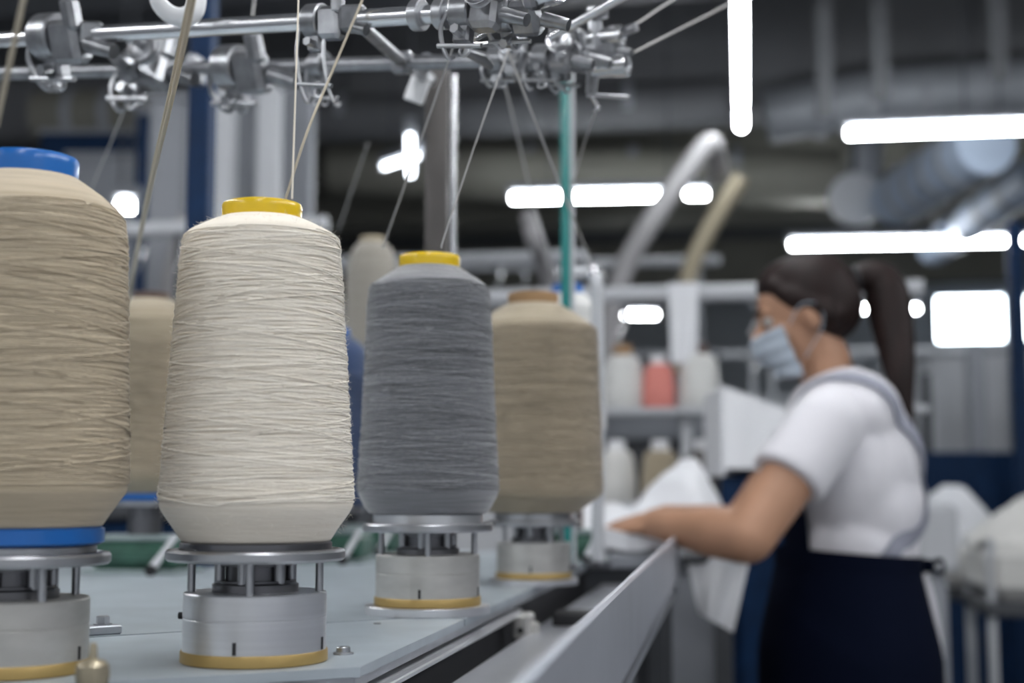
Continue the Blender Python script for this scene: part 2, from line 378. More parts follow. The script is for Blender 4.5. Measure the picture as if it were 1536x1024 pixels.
make_cone((TN.x, TN.y, zt_), 'tan yarn cone with a brown tube end behind the grey cone', 'yarn_tan_dull', 'brown', FAT, .0385, .0165, passes=26, seed=14, tr=.0008, rise=.02, wz=(.0275, .276))
st, zl = make_stand(LF, 'stand under the big tan cone with blue tube end', dull=True, pin_rot=.75, knob=False, sc=1.043)
LFP = [(.055, 0), (.0635, .0003), (.0700, .010), (.0790, .023), (.0815, .027), (.0818, .030), (.0815, .045), (.0785, .14), (.0755, .222), (.0735, .236), (.0695, .243), (.058, .2535), (.046, .262), (.0395, .2665)]
scaled(make_cone((LF.x, LF.y, zl + .0135), 'big tan yarn cone with a blue tube end at the frame edge', 'yarn_tan', 'blue', LFP, .0385, .0165, passes=34, seed=21, tr=.00062, rise=.017, base_ring=(.0655, .013, 'blue'), wz=(.0285, .241)), 1.043)

# ------------------------------------------------------------------ the machine the cones stand on
C0 = G(540, 1000, T); A0 = G(230, 1018, T)
fdir = (C0 - A0).normalized()
A1 = A0 - fdir * .55
J1 = C0 + D * .42                                       # joint along the right edge
E1 = C0 + D * 2.02
mach = thing('knitting_machine', (C0.x, C0.y, 0), 'grey knitting machine with flat top plate carrying the yarn cones', 'knitting machine')
def xy(v): return (v.x, v.y)
seam = [G(120, 957, T), G(640, 925, T)]
sdir = (seam[1] - seam[0]).normalized()
S0 = seam[0] - sdir * .8; 
# front plate between the front edge and the seam; rear plate beyond
MB().prism([xy(A1), xy(A0), xy(C0), xy(J1), xy(seam[1]), xy(seam[0]), xy(S0)], T - .008, T).build('front_plate', 'plate', mach, 0)
g = Vector((sdir.y, -sdir.x, 0)) * -.009
MB().prism([xy(S0 + g), xy(seam[0] + g), xy(seam[1] + g), xy(J1 + D * .004), xy(E1), xy(E1 - N * 1.6), xy(S0 - N * .6 + D * .6)], T - .008, T).build('rear_plate', 'plate', mach, 0)
# edges below the plates
edge = MB(); inn = .004
edge.prism([xy(A1 + D * inn), xy(A0 + D * inn), xy(C0 - N * inn), xy(E1 - N * inn), xy(E1 - N * .08), xy(C0 - N * .08 + D * .06), xy(A0 + D * .08), xy(A1 + D * .08)], T - .017, T - .0085)
edge.build('edge_skirt', 'plate_edge', mach, 0)
gp = MB(); gp.sweep([(-.05, -.12), (-.024, -.12), (-.024, -.0175), (-.05, -.0175)], Vector((C0.x, C0.y, T)) - D * .06, (E1.x, E1.y, T), N); gp.build('recess_shade_strip', 'black', mach, 0)  # black strip put in for the shade inside the recess
rl = MB(); rl.sweep([(-.02, -.029), (.003, -.029), (.005, -.0275), (.005, -.0245), (.003, -.0235), (.002, -.0205), (-.02, -.0205)], Vector((C0.x, C0.y, T)) - D * .55, Vector((C0.x, C0.y, T)) + D * .80, N); rl.build('guide_rail', 'alu', mach, 0)
br = MB(); bc = Vector((C0.x, C0.y, T - .042)) + D * .79 + N * .006
br.box(bc, (.024, .05, .034), DM, .004); br.box(bc + N * .012 - Vector((0, 0, .006)), (.02, .012, .022), DM, .003); br.build('rail_bracket', 'alu_dull', mach, 0)
MB().cyl(bc - D * .026 - Vector((0, 0, .004)), bc - D * .0245 - Vector((0, 0, .004)), .004, n=16).build('bracket_hole', 'black', mach)
ZR = CAMZ - .0965
R0 = G(779, 1024, ZR); R1 = G(1017, 801, ZR); RD = (R1 - R0).normalized(); RN = Vector((RD.y, -RD.x, 0)); R00 = R0 - RD * .30
tz = T - .052
def side(A, k): return Vector((A.x, A.y, 0)) + N * k
trm = MB()
trm.prism([xy(C0 + N * .012 - D * .8), xy(R00 - RN * .006), xy(R1 - RN * .006), xy(C0 + N * .012 + D * 1.9)], tz - .012, tz).build('tray', 'tray', mach, 0)
MB().sweep([(-.006, -.12), (-.006, -.0015), (-.0045, 0), (-.0005, 0), (.0015, -.003), (.0015, -.085), (-.02, -.135), (-.06, -.135)], R00, R1, RN).build('front_beam', 'beam', mach, 0)
cvr = MB().box(P(868, 897, 2.05) - Vector((0, 0, .04)), (.07, .05, .045), DM, .004).build('stop_block', 'black', mach, 0)
# machine body down to the floor
MB().prism([xy(A1 + D * .05), xy(A0 + D * .05), xy(C0 - N * .03 + D * .03), xy(E1 - N * .03), xy(E1 - N * 1.5), xy(A1 - N * .3 + D * .6)], .06, T - .04).build('cabinet', 'grey_dark', mach, 0)
for q in (C0 + D * .1 - N * .12, E1 - N * .12 - D * .1, E1 - N * 1.3 - D * .1, A0 + D * .3 - N * .2):
    MB().cyl((q.x, q.y, 0), (q.x, q.y, .062), .03, .022, 16).build('foot', 'black', mach)
MB().sweep([(-.055, -1.05), (-.025, -1.05), (-.025, -.13), (-.055, -.13)], R1 - RD * .12, R1 - RD * .05, RN).build('beam_leg', 'grey_dark', mach, 0)
# joint block with bolt, screw heads, brass knob
jb = G(152, 951, T); jm = Matrix((sdir, Vector((-sdir.y, sdir.x, 0)), (0, 0, 1))).transposed()
MB().box((jb.x, jb.y, T + .0045), (.034, .022, .009), jm, .0015).build('joint_block', 'plate_edge', mach, 0)
hb = MB(); hb.lathe([(.0085, 0), (.009, .0008), (.009, .0015)], 24, (jb.x + .001, jb.y, T + .009)); hb.lathe([(.0064, 0), (.0066, .0005), (.0066, .0065), (.0058, .0075)], 6, (jb.x + .001, jb.y, T + .0103)); hb.build('hex_bolt', 'steel', mach, 20)
s0 = G(515, 981, T); sc = MB(); sc.lathe([(.0088, 0), (.0088, .0016), (.0062, .002), (.0060, .0058), (.0052, .0066), (.003, .0066), (.0028, .004)], 28, (s0.x, s0.y, T)); sc.build('cap_screw', 'steel', mach, 30)
for px, py in ((600, 873), (566, 905), (262, 812)):
    q = G(px, py + 30, T); MB().lathe([(.004, 0), (.004, .0006), (.002, .001)], 16, (q.x, q.y, T)).build('small_screw', 'steel_dark', mach)
kb = P(139, 1004, .98); MB().lathe([(.008, -.05), (.008, -.012), (.0105, -.01), (.0115, -.004), (.0108, .003), (.008, .006), (.0030, .0075), (.0026, .016), (.002, .018)], 28, kb).build('brass_knob', 'brass_dull', mach)
kq = MB().box((kb.x, kb.y + .012, kb.z - .05), (.04, .05, .012), jm, .002).build('knob_bracket', 'plate_edge', mach, 0)

# rear row: green yarn brakes carrying further cones
def brake(px, d, label, w=.15, rise=0.0):
    c = at_table(px, d); o = thing('yarn_brake', c, label, 'yarn brake', 'green yarn brakes behind the front cones')
    b = MB(); b.box((c.x, c.y, T + .030), (w, .10, .046), DM, .008); b.box((c.x, c.y - .05, T + .030), (w * .8, .012, .022), DM, .004); b.build('housing', 'green', o, 0)
    MB().box((c.x, c.y, T + .058), (w * .95, .095, .010), DM, .003).build('lid', 'green_pale', o, 0)
    MB().box((c.x, c.y, T + .0035), (w * 1.1, .13, .007), DM, .002).build('foot_plate', 'green_pale', o, 0)
    p = Vector((c.x + w * .42, c.y - .055, T + .06)); MB().tube([p, p + Vector((-.012, -.02, -.024)), p + Vector((-.026, -.045, -.05))], [.006, .006, .007], 10).build('lever', 'grey_light', o)
    MB().cyl(p + Vector((-.026, -.052, -.052)), p + Vector((-.026, -.034, -.05)), .009, n=16).build('lever_knob', 'black', o)
    MB().cyl((c.x, c.y, T + .063), (c.x, c.y, T + .075 + rise), .028, n=24).build('spindle_seat', 'steel_dark', o)
    MB().lathe([(.055, .075), (.064, .076), (.064, .082), (.06, .084)], 40, (c.x, c.y, T + rise)).build('cone_plate', 'steel', o)
    return (c.x, c.y, T + .084 + rise)
b1 = brake(222, 2.42, 'green yarn brake box with pale lid seen between the left and white cones', rise=.036)
make_cone((b1[0], b1[1], b1[2] + .012), 'tan yarn cone with dark brown tube end between the left and white cones', 'yarn_tan_dull', 'dark_brown', [(.05, 0), (.064, .0003), (.080, .012), (.094, .022), (.0985, .032), (.0975, .12), (.0925, .27), (.0905, .290), (.0745, .309), (.047, .326), (.036, .330)], .031, .012, passes=14, seed=31, tr=.001, rise=.025, base_ring=(.064, .012, 'blue'), ppt=40)
b2 = brake(497, 2.75, 'dark green yarn brake box half hidden between the white and grey cones', rise=.02)
make_cone(b2, 'navy yarn cone half hidden between the white and grey cones', 'yarn_navy', 'blue', [(.05, 0), (.063, .0003), (.075, .014), (.083, .03), (.080, .15), (.070, .29), (.066, .305), (.05, .32), (.036, .33)], .034, .014, passes=12, seed=35, tr=.001, rise=.025, ppt=40)
b3 = brake(852, 2.75, 'green yarn brake box hidden behind the tan cone with brown tube end', .13, rise=.145)
make_cone(b3, 'pale yarn cone with blue tube end peeking over the brown-ended tan cone', 'yarn_pale', 'blue', [(.05, 0), (.060, .0003), (.068, .012), (.074, .03), (.066, .2), (.058, .262), (.045, .278), (.033, .288)], .031, .018, winding=False)
b4 = brake(556, 3.05, 'green yarn brake box hidden behind the dark grey cone', .13, rise=.16)
make_cone(b4, 'dull cream yarn cone blurred between the white and grey cones', 'yarn_dull_cream', 'hose_tan', [(.05, 0), (.058, .0003), (.064, .012), (.066, .03), (.063, .2), (.056, .36), (.048, .40), (.040, .415), (.030, .425)], .027, .014, winding=False)
# bent chrome handle rail beside the tan cone
hr = bezier([P(838, 410, 2.62), P(880, 410, 2.62), P(892, 412, 2.60), P(895, 425, 2.58), P(896, 470, 2.58), P(897, 720, 2.58), P(897, 850, 2.58)], 8)
h_ = thing('handle_rail', (hr[-1].x, hr[-1].y, T), 'bent grey tube rail standing to the right of the brown-ended tan cone', 'rail')
hr[-1] = Vector((hr[-1].x, hr[-1].y, T + .002)); MB().tube(hr, .0115, 14).build('bent_tube', 'grey_light', h_)
MB().lathe([(.0, -.018), (.012, -.016), (.018, 0), (.012, .016), (.0, .018)], 20, P(893, 412, 2.60), cap=False).build('elbow_cap', 'chrome', h_)
MB().cyl((hr[-1].x, hr[-1].y, T), (hr[-1].x, hr[-1].y, T + .01), .024, n=20).build('rail_foot', 'steel_dark', h_)

# ------------------------------------------------------------------ overhead creel: rails, clamps, guides
U0, U1 = P(-70, 64, 1.72), P(745, 16, 1.36)
L0, L1 = P(-60, 112, 2.0), P(850, 88, 1.66)
ur = thing('creel_rail', (U1 + U0) / 2, 'upper chrome creel rail running across the top of the photo', 'rail', 'chrome creel rails over the cones')
MB().cyl(U0, U1, .0098, n=24).build('rod', 'chrome', ur)
ud = (U1 - U0).normalized(); ld = (L1 - L0).normalized()
def up(t): return U0.lerp(U1, t)
def lp(t): return L0.lerp(L1, t)
def upx(px):                                            # point on a rail above a given column of the photo
    return min((up(i / 400) for i in range(401)), key=lambda q: abs(q.x / q.y - (px - 768) / FPX * 1.0))
def lpx(px):
    return min((lp(i / 400) for i in range(401)), key=lambda q: abs(q.x / q.y - (px - 768) / FPX * 1.0))
for px in (624, 661):
    q = upx(px); MB().lathe([(.0095, -.006), (.0150, -.006), (.016, -.005), (.016, .005), (.0150, .006), (.0095, .006)], 28, q, ud, cap=False).build('collar', 'steel', ur)
lr = thing('creel_rail', (L1 + L0) / 2, 'lower chrome creel rail running behind and below the upper one', 'rail', 'chrome creel rails over the cones')
MB().cyl(L0, L1, .0092, n=24).build('rod', 'zinc', lr)
def cross_bar(a, b, label, w=.016, m='zinc'):
    o = thing('cross_bar', (a + b) / 2, label, 'bar', 'bars joining the two creel rails')
    dv = (b - a).normalized(); x = Vector((0, 0, 1)).cross(dv).normalized(); mm = Matrix((x, dv, x.cross(dv))).transposed()
    MB().box((a + b) / 2, (w, (b - a).length, w * .55), mm, .002).build('flat_bar', m, o, 0)
    for q in (a, b): MB().box(q, (w * 1.7, .024, w * 1.7), mm, .003).build('end_clamp', 'zinc', o, 0)
for a, b, l in ((120, 178, 'slanting bar joining the creel rails above the rear tan cone'), (525, 600, 'slanting bar joining the creel rails above the grey cone')):
    cross_bar(upx(a), lpx(b), l)

def guide(pos, label, k=1.0, rot=0.0, axis=ud, arm=True, barrel=False, hooks=1, drop=1.0, block=True):
    """a clamp on the rail with a cast body, tension discs, slim wire hooks and an eyelet"""
    o = thing('yarn_guide', pos, label, 'yarn guide', 'yarn guides clamped to the creel rails')
    a = Vector(axis).normalized(); up_ = Vector((0, 0, 1)); f = a.cross(up_).normalized(); R = Matrix.Rotation(rot, 3, a)
    def L(x, y, z): return pos + R @ (a * (x * k) + f * (y * k) + up_ * (z * k))
    am = Matrix((R @ a, R @ f, R @ up_)).transposed()
    c = MB(); c.lathe([(.0098, -.009 * k), (.0150 * k, -.009 * k), (.016 * k, -.0075 * k), (.016 * k, .0075 * k), (.0150 * k, .009 * k), (.0098, .009 * k)], 28, pos, a, cap=False)
    c.box(L(0, 0, -.020), (.015 * k, .012 * k, .018 * k), am, .002 * k); c.build('clamp', 'zinc', o, 30)
    MB().cyl(L(0, .006, -.022), L(0, .016, -.022), .0042 * k, n=6).build('clamp_screw', 'steel', o, 20)
    if block:
        b = MB(); b.box(L(.020, .004, -.004), (.026 * k, .018 * k, .030 * k), am, .004 * k); b.box(L(.030, .008, .014), (.012 * k, .012 * k, .022 * k), am, .003 * k)
        b.cyl(L(.036, .004, -.006), L(.058, .004, -.012), .0062 * k, .0052 * k, 14); b.build('cast_body', 'zinc', o, 30)
    if arm:
        dc = L(.024, .024, .004)
        MB().cyl(L(.024, .010, .004), L(.024, .040, .004), .0022 * k, n=10).build('disc_pin', 'steel', o)
        for s in (-1, 1):
            MB().lathe([(.0022 * k, s * .0034 * k), (.006 * k, s * .0030 * k), (.0098 * k, s * .0010 * k), (.0122 * k, s * .0022 * k), (.0128 * k, s * .0034 * k), (.0122 * k, s * .0036 * k), (.0095 * k, s * .0024 * k), (.006 * k, s * .0042 * k), (.0022 * k, s * .0046 * k)], 26, dc, R @ f, cap=False).build('tension_disc', 'steel', o)
        sp = [dc + R @ (f * (k * (.005 + .009 * i / 40)) + a * (.0042 * k * math.cos(i * .95)) + up_ * (.0042 * k * math.sin(i * .95))) for i in range(41)]
        MB().tube(sp, .0007 * k, 6).build('spring', 'steel', o)
        MB().lathe([(.0024 * k, 0), (.0056 * k, .0008 * k), (.0056 * k, .004 * k), (.0045 * k, .0055 * k)], 20, dc + R @ f * (.0145 * k), R @ f).build('tension_nut', 'chrome', o)
    if barrel:
        MB().lathe([(.008 * k, 0), (.0118 * k, .001 * k), (.0118 * k, .024 * k), (.0128 * k, .025 * k), (.0128 * k, .033 * k), (.0115 * k, .034 * k), (.0098 * k, .032 * k), (.002 * k, .032 * k)], 28, L(.022, -.004, .010), R @ (a + up_ * .25 + f * .2)).build('barrel', 'chrome', o)
    for s in range(hooks):
        x = -.014 + .030 * s
        pts = bezier([L(x, .006, -.002), L(x - .003, .008, -.024 * drop), L(x + .001, .007, -.046 * drop), L(x + .005, .004, -.056 * drop), L(x + .008, .001, -.052 * drop)], 7)
        MB().tube(pts, .0019 * k, 8).build('wire_hook', 'steel', o)
    if hooks:
        MB().cyl(L(-.018, .008, -.044 * drop), L(.022, .008, -.046 * drop), .0020 * k, n=10).build('hook_bar', 'steel', o)
        MB().ring(L(.006, .006, -.050 * drop), R @ f, .0044 * k, .0014 * k, 20, 6).build('eyelet', 'steel', o)
    return o
def on_low(px, dz=0): return lpx(px) + Vector((0, 0, dz))
guide(upx(58), 'blurred zinc yarn guide leftmost on the upper creel rail', 1.75, .3, drop=.62, arm=False)
guide(on_low(66), 'small wire loop guide hanging under the leftmost clamp', .95, .1, arm=False, block=False, drop=.5)
guide(on_low(196), 'blurred zinc yarn guide hanging above the rear tan cone', 1.85, -.25, drop=.62)
guide(on_low(338), 'blurred zinc yarn guide beside the navy post', 1.85, .35, drop=.55, arm=False)
guide(upx(466), 'yarn guide with long wire hooks above the white cone', 1.15, .05, drop=1.35, hooks=2, arm=False)
guide(on_low(474), 'yarn guide on the lower rail below the long-hooked one', 1.1, .2, arm=False, drop=.85, hooks=2, block=False)
guide(upx(698), 'yarn guide with tension discs at the right end of the upper rail', 1.25, -.2, drop=.75)
guide(upx(738) + Vector((.012, .03, .008)), 'yarn guide with steel barrel above the grey cone thread', 1.2, .5, barrel=True, drop=.5, arm=False)
guide(on_low(748), 'yarn guide at the meeting point of the two grey threads', 1.15, .1, drop=.5, axis=ld)
guide(on_low(815), 'yarn guide at the right end of the lower rail', 1.15, -.4, drop=.75, axis=ld)
pin = thing('thread_lever', P(730, 62, 1.5), 'slanting chrome lever reaching right to a steel barrel at the top edge', 'lever')
MB().tube([P(706, 56, 1.42), P(735, 42, 1.46), P(778, 22, 1.5)], [.0062, .0066, .006], 12, flat=.7).build('bar', 'chrome', pin)
MB().cyl(P(778, 16, 1.5), P(806, 22, 1.5), .0125, n=26, bev=.0015).build('barrel', 'chrome', pin)
MB().cyl(P(700, 68, 1.44), P(770, 66, 1.5), .0028, n=10).build('cross_pin', 'chrome', pin)
MB().tube([P(700, 78, 1.44), P(722, 86, 1.46), P(736, 100, 1.48)], [.005, .007, .004], 12).build('lower_arm', 'zinc', pin)

# short rail with the guide cluster at the right
r0, r1 = P(770, 82, 1.70), P(838, 48, 1.62)
rr_ = thing('slanted_rod', r0, 'slanted chrome rod rising to the right past the guide cluster', 'rod', 'slanted rods at the creel end')
MB().cyl(P(826, 56, 1.62), P(965, -22, 1.50), .0052, n=16).build('rod', 'chrome', rr_)
rr2 = thing('slanted_rod', P(860, 90, 1.75), 'lower slanted rod carrying the two steel barrels', 'rod', 'slanted rods at the creel end')
MB().cyl(P(800, 100, 1.78), P(955, 40, 1.70), .0062, n=16).build('rod', 'zinc', rr2)
for (a, b, r) in (((884, 58), (934, 54), .0125), ((890, 101), (942, 96), .0135)):
    pa = P(a[0], a[1], 1.72); pb = P(b[0], b[1], 1.70); dd = pb - pa; Lb = dd.length
    MB().lathe([(r * .7, 0), (r, .001), (r, Lb * .62), (r * 1.12, Lb * .64), (r * 1.12, Lb - .002), (r * .95, Lb), (r * .8, Lb - .003), (.002, Lb - .003)], 28, pa, dd).build('barrel', 'chrome', rr2)
bk = MB(); bk.tube([P(893, 20, 1.71), P(893, 60, 1.71), P(890, 100, 1.72), P(886, 140, 1.73)], [.010, .011, .010, .008], 12, flat=.6); bk.build('link_plate', 'zinc', rr2)
MB().cyl(P(880, 20, 1.70), P(912, 18, 1.70), .008, n=18, bev=.001).build('clamp', 'zinc', rr2)
MB().tube(bezier([P(832, 60, 1.7), P(825, 95, 1.7), P(833, 120, 1.7), P(848, 136, 1.7)], 8), .0032, 8).build('wire_hook', 'steel', rr2)
MB().cyl(P(880, 142, 1.73), P(943, 146, 1.73), .0030, n=10).build('guide_pin', 'steel', rr2)
MB().tube(bezier([P(886, 142, 1.73), P(892, 152, 1.73), P(897, 162, 1.73), P(890, 168, 1.73)], 6), .0026, 8).build('guide_eye', 'chrome', rr2)
guide(P(838, 80, 1.70), 'clamp cluster where the slanted rods cross beside the teal tube', 1.2, .4, drop=.7)
guide(P(893, 75, 1.72), 'rightmost yarn guide with a thin pin above the lamp', .9, -.5, drop=.8, arm=False)

# white curved guard at the top left
wg = MB(); wg.tube(bezier([P(232, -22, 1.5), P(238, 4, 1.5), P(256, 22, 1.5), P(276, 26, 1.5), P(292, 14, 1.5), P(297, -22, 1.5)], 8), .0115, 14, flat=.55)
tag(wg.build('curved_guard', 'white_plastic'), 'white curved plastic guard above the upper rail at the top edge', 'guard')

# posts that carry the creel
po = thing('creel_post', (0, 0, 0), 'dark navy square post behind the white cone', 'post')
q = P(301, 300, 2.6); LOC[po.name] = Vector((q.x, q.y, T)); po.location = (q.x, q.y, T)
MB().box((q.x, q.y, (T + 2.6) / 2), (.042, .042, 2.6 - T), DM, .003).build('square_tube', 'navy_paint', po, 0)
MB().box((q.x, q.y, T + .004), (.09, .09, .008), DM, .001).build('base_flange', 'navy_paint', po, 0)
pb = P(293, 105, 2.5); MB().box((pb.x, pb.y, pb.z), (.022, .05, .05), DM, .004).build('rail_bracket', 'zinc', po, 0)
q = P(655, 300, 2.1); pg = thing('creel_post', (q.x, q.y, T), 'taupe grey flat post with a bright edge behind the grey cone', 'post')
zt = P(655, 96, 2.1).z
MB().box((q.x, q.y, (T + zt) / 2), (.034, .034, zt - T), None, .002).build('flat_post', 'grey_brown', pg, 0)
MB().cyl((q.x + .0245, q.y - .004, T), (q.x + .0245, q.y - .004, zt - .018), .0062, n=16).build('chrome_strip', 'chrome', pg)
MB().box((q.x, q.y, T + .005), (.08, .08, .01), None, .002).build('base_flange', 'steel_dark', pg, 0)
w = P(627, 132, 1.95); MB().box(w, (.028, .006, .042), Matrix.Rotation(.35, 3, 'Y'), .002).build('gusset_plate', 'white_plastic', pg, 0)
MB().tube([P(640, 90, 1.75), P(630, 108, 1.9), P(645, 120, 2.06)], .010, 10).build('rail_bracket', 'zinc', pg)
q = P(848, 300, 2.5); te = thing('guide_tube', (q.x, q.y, T), 'translucent-looking teal upright tube right of the grey cone', 'tube')
zt = P(848, 100, 2.5).z
MB().cyl((q.x, q.y, T), (q.x, q.y, zt), .0085, n=20).build('upright_tube', 'teal', te)
MB().cyl((q.x + .012, q.y + .002, T), (q.x + .012, q.y + .002, zt), .0045, n=14).build('side_rod', 'grey_light', te)
MB().lathe([(.02, 0), (.02, .008), (.012, .012)], 20, (q.x, q.y, T)).build('tube_socket', 'steel_dark', te)
# far-left rear post of the creel, light grey
# ------------------------------------------------------------------ threads
def thread(pts, r, m, label, sag=0.0, n=10):
    pts = [Vector(p) for p in pts]; out = []
    if len(pts) == 2:
        for i in range(n + 1):
            t = i / n; out.append(pts[0].lerp(pts[1], t) - Vector((0, 0, sag * 4 * t * (1 - t))))
    else: out = bezier(pts, n)
    o = MB().tube(out, r, 8).build('yarn_strand', m, None)
    return tag(o, label, 'thread', 'threads running up from the cones')
thread([P(438, 298, 1.14), P(449, -40, 1.20)], .00085, 'strand_white', 'upright cream thread leaving the yellow end of the white cone')
thread([P(424, 312, 1.36), P(460, 200, 1.36), P(498, 108, 1.4), P(552, -20, 1.42)], .0014, 'strand_tan', 'beige slanting thread passing behind the white cone top')
thread([P(574, 372, 1.75), P(640, 185, 1.6), P(702, 6, 1.45)], 0.00104, 'strand_grey', 'grey thread slanting up left of the grey cone end')
thread([P(662, 372, 1.50), P(668, 350, 1.5), P(720, 195, 1.52), P(764, 72, 1.57), P(775, 40, 1.57)], 0.00068, 'strand_grey', 'thin grey thread leaving the yellow end of the grey cone')
thread([P(762, 78, 1.6), P(800, 175, 1.68), P(845, 290, 1.9), P(892, 408, 2.56)], .00150, 'strand_grey', 'thin grey thread slanting down right across the lamp to the handle rail')
thread([P(752, 105, 1.9), P(775, 200, 2.2), P(800, 300, 2.5), P(832, 405, 2.8)], 0.00192, 'strand_grey', 'blurred grey thread slanting down towards the brown tube end')
thread([P(296, -30, 1.0), P(262, 130, 1.2), P(222, 300, 1.6), P(188, 470, 2.3)], .0022, 'strand_tan', 'thick blurred beige thread left of the navy post')
thread([P(290, -30, 1.03), P(252, 150, 1.25), P(215, 320, 1.7), P(186, 480, 2.34)], .0016, 'strand_tan', 'second blurred beige thread twisting beside the thick one')
thread([P(42, -30, .86), P(22, 60, .88), P(-6, 190, .92)], .0019, 'strand_tan', 'beige thread crossing the top left corner')
thread([P(196, 140, 2.0), P(172, 200, 2.1), P(146, 262, 2.25), P(118, 330, 2.4)], 0.00112, 'strand_grey', 'short grey thread hanging from the guide above the rear tan cone')
thread([P(552, 215, 2.3), P(528, 285, 2.5), P(508, 345, 2.7)], 0.00128, 'strand_grey', 'faint grey thread left of the grey cone in the background')
thread([P(893, 168, 1.75), P(875, 220, 1.95), P(858, 280, 2.2)], 0.00104, 'strand_grey', 'faint thread hanging from the rightmost guide')
thread([P(930, 52, 1.7), P(1030, -14, 1.95)], 0.00128, 'strand_grey', 'upper of two thin lines leaving the top right of the creel')
thread([P(940, 84, 1.7), P(1098, 4, 2.0)], 0.00136, 'strand_grey', 'lower of two thin lines leaving the top right of the creel')
thread([P(378, 30, 1.9), P(384, -20, 1.9)], 0.00144, 'strand_grey', 'short upright thread at the top edge above the rails')

# ------------------------------------------------------------------ the operator
def remesh(mb, name, voxel, iters, m, parent, factor=.5):
    me = bpy.data.meshes.new(name + '_raw'); off = wloc(parent)
    me.from_pydata([(v[0] - off.x, v[1] - off.y, v[2] - off.z) for v in mb.v], [], mb.f)
    import bmesh
    bm = bmesh.new(); bm.from_mesh(me); bmesh.ops.recalc_face_normals(bm, faces=bm.faces); bm.to_mesh(me); bm.free()
    t = bpy.data.objects.new(name + '_raw', me); COL.objects.link(t)
    r = t.modifiers.new('r', 'REMESH'); r.mode = 'VOXEL'; r.voxel_size = voxel
    if iters:
        s = t.modifiers.new('s', 'SMOOTH'); s.factor = factor; s.iterations = iters
    dg = bpy.context.evaluated_depsgraph_get()
    out = bpy.data.meshes.new_from_object(t.evaluated_get(dg)); out.name = name
    bpy.data.objects.remove(t); bpy.data.meshes.remove(me)
    out.materials.clear()
    return link(name, out, m, parent, 180)
dP = 2.92
per = thing('person', (P(1275, 930, dP).x, dP, 0), 'woman in white t-shirt, navy apron and face mask bending over her work', 'person')
px_ = lambda a, b, d=dP: P(a, b, d)
hipc = px_(1272, 925); waist = px_(1280, 835); chest = px_(1262, 705); upc = px_(1258, 630); nb = px_(1252, 585); hb_ = px_(1226, 520)
shL = px_(1236, 640, 2.745); shR = px_(1226, 640, 3.10)
elL = px_(1122, 806, 2.66); wrL = px_(985, 787, 2.86); elR = px_(1110, 795, 3.22); wrR = px_(1000, 776, 3.10)
B = MB()
# torso
B.ellip(hipc, (.135, .175, .15)); B.ellip(waist, (.118, .15, .13)); B.ellip(chest, (.120, .158, .17)); B.ellip(upc, (.10, .165, .10))
B.capsule(nb + Vector((.01, 0, -.04)), hb_, .062, .052)
for s in (shL, shR): B.capsule(upc + Vector((0, 0, .02)), s, .07, .055)
def limb(s, e, w_): B.capsule(s, e, .060, .049); B.capsule(e, e.lerp(w_, .35), .049, .048); B.capsule(e.lerp(w_, .35), w_, .048, .029)
limb(shL, elL, wrL); limb(shR, elR, wrR)
def hand(w_, fdir_, palm_n, thumb_side, curl):
    f = fdir_.normalized(); n = (palm_n - f * f.dot(palm_n)).normalized(); sd = f.cross(n)       # n: back of hand, sd: across
    hm = Matrix((f, sd, n)).transposed()
    B.ellip(w_ + f * .048, (.055, .040, .016), hm); B.capsule(w_, w_ + f * .03, .026, .024)
    for i, (off, ln) in enumerate(((-.030, .062), (-.0102, .078), (.0102, .083), (.030, .072))):
        k = w_ + f * (.088 - abs(off) * .25) + sd * off; dirs = f; r = .0085
        B.capsule(w_ + f * .05 + sd * off * .8, k, .012, .0092)
        for j, fr in enumerate((.45, .32, .23)):
            ang = curl * (j + .6) + .05 * i; dirs = (f * math.cos(ang) - n * math.sin(ang) + sd * off * 1.2).normalized()
            e = k + dirs * (ln * fr); B.capsule(k, e, r, r - .0008, 10); k = e; r -= .0008
    t0 = w_ + f * .028 + sd * (.028 * thumb_side) - n * .004; t1 = t0 + (f * .75 + sd * thumb_side * .62 - n * .25).normalized() * .045
    t2 = t1 + (f * .95 + sd * thumb_side * .2 - n * .25).normalized() * .030
    B.capsule(t0, t1, .0135, .0105, 10); B.capsule(t1, t2, .0105, .0085, 10)
tipL = px_(893, 792, 2.98); tipR = px_(915, 786, 3.16)
hand(wrL, tipL - wrL, Vector((-.1, -.25, 1)), 1, .20)
hand(wrR, tipR - wrR, Vector((-.1, .15, 1)), -1, .22)
# legs
for s in (-1, 1):
    h = hipc + Vector((0, s * .09, -.04)); kn = Vector((hipc.x - .02, dP + s * .10, .50)); an = Vector((hipc.x + .03, dP + s * .11, .09))
    B.capsule(h, kn, .088, .058); B.capsule(kn, kn.lerp(an, .3), .056, .058); B.capsule(kn.lerp(an, .3), an, .058, .036)
    B.capsule(an + Vector((.02, 0, -.04)), an + Vector((-.15, s * .02, -.055)), .036, .03)
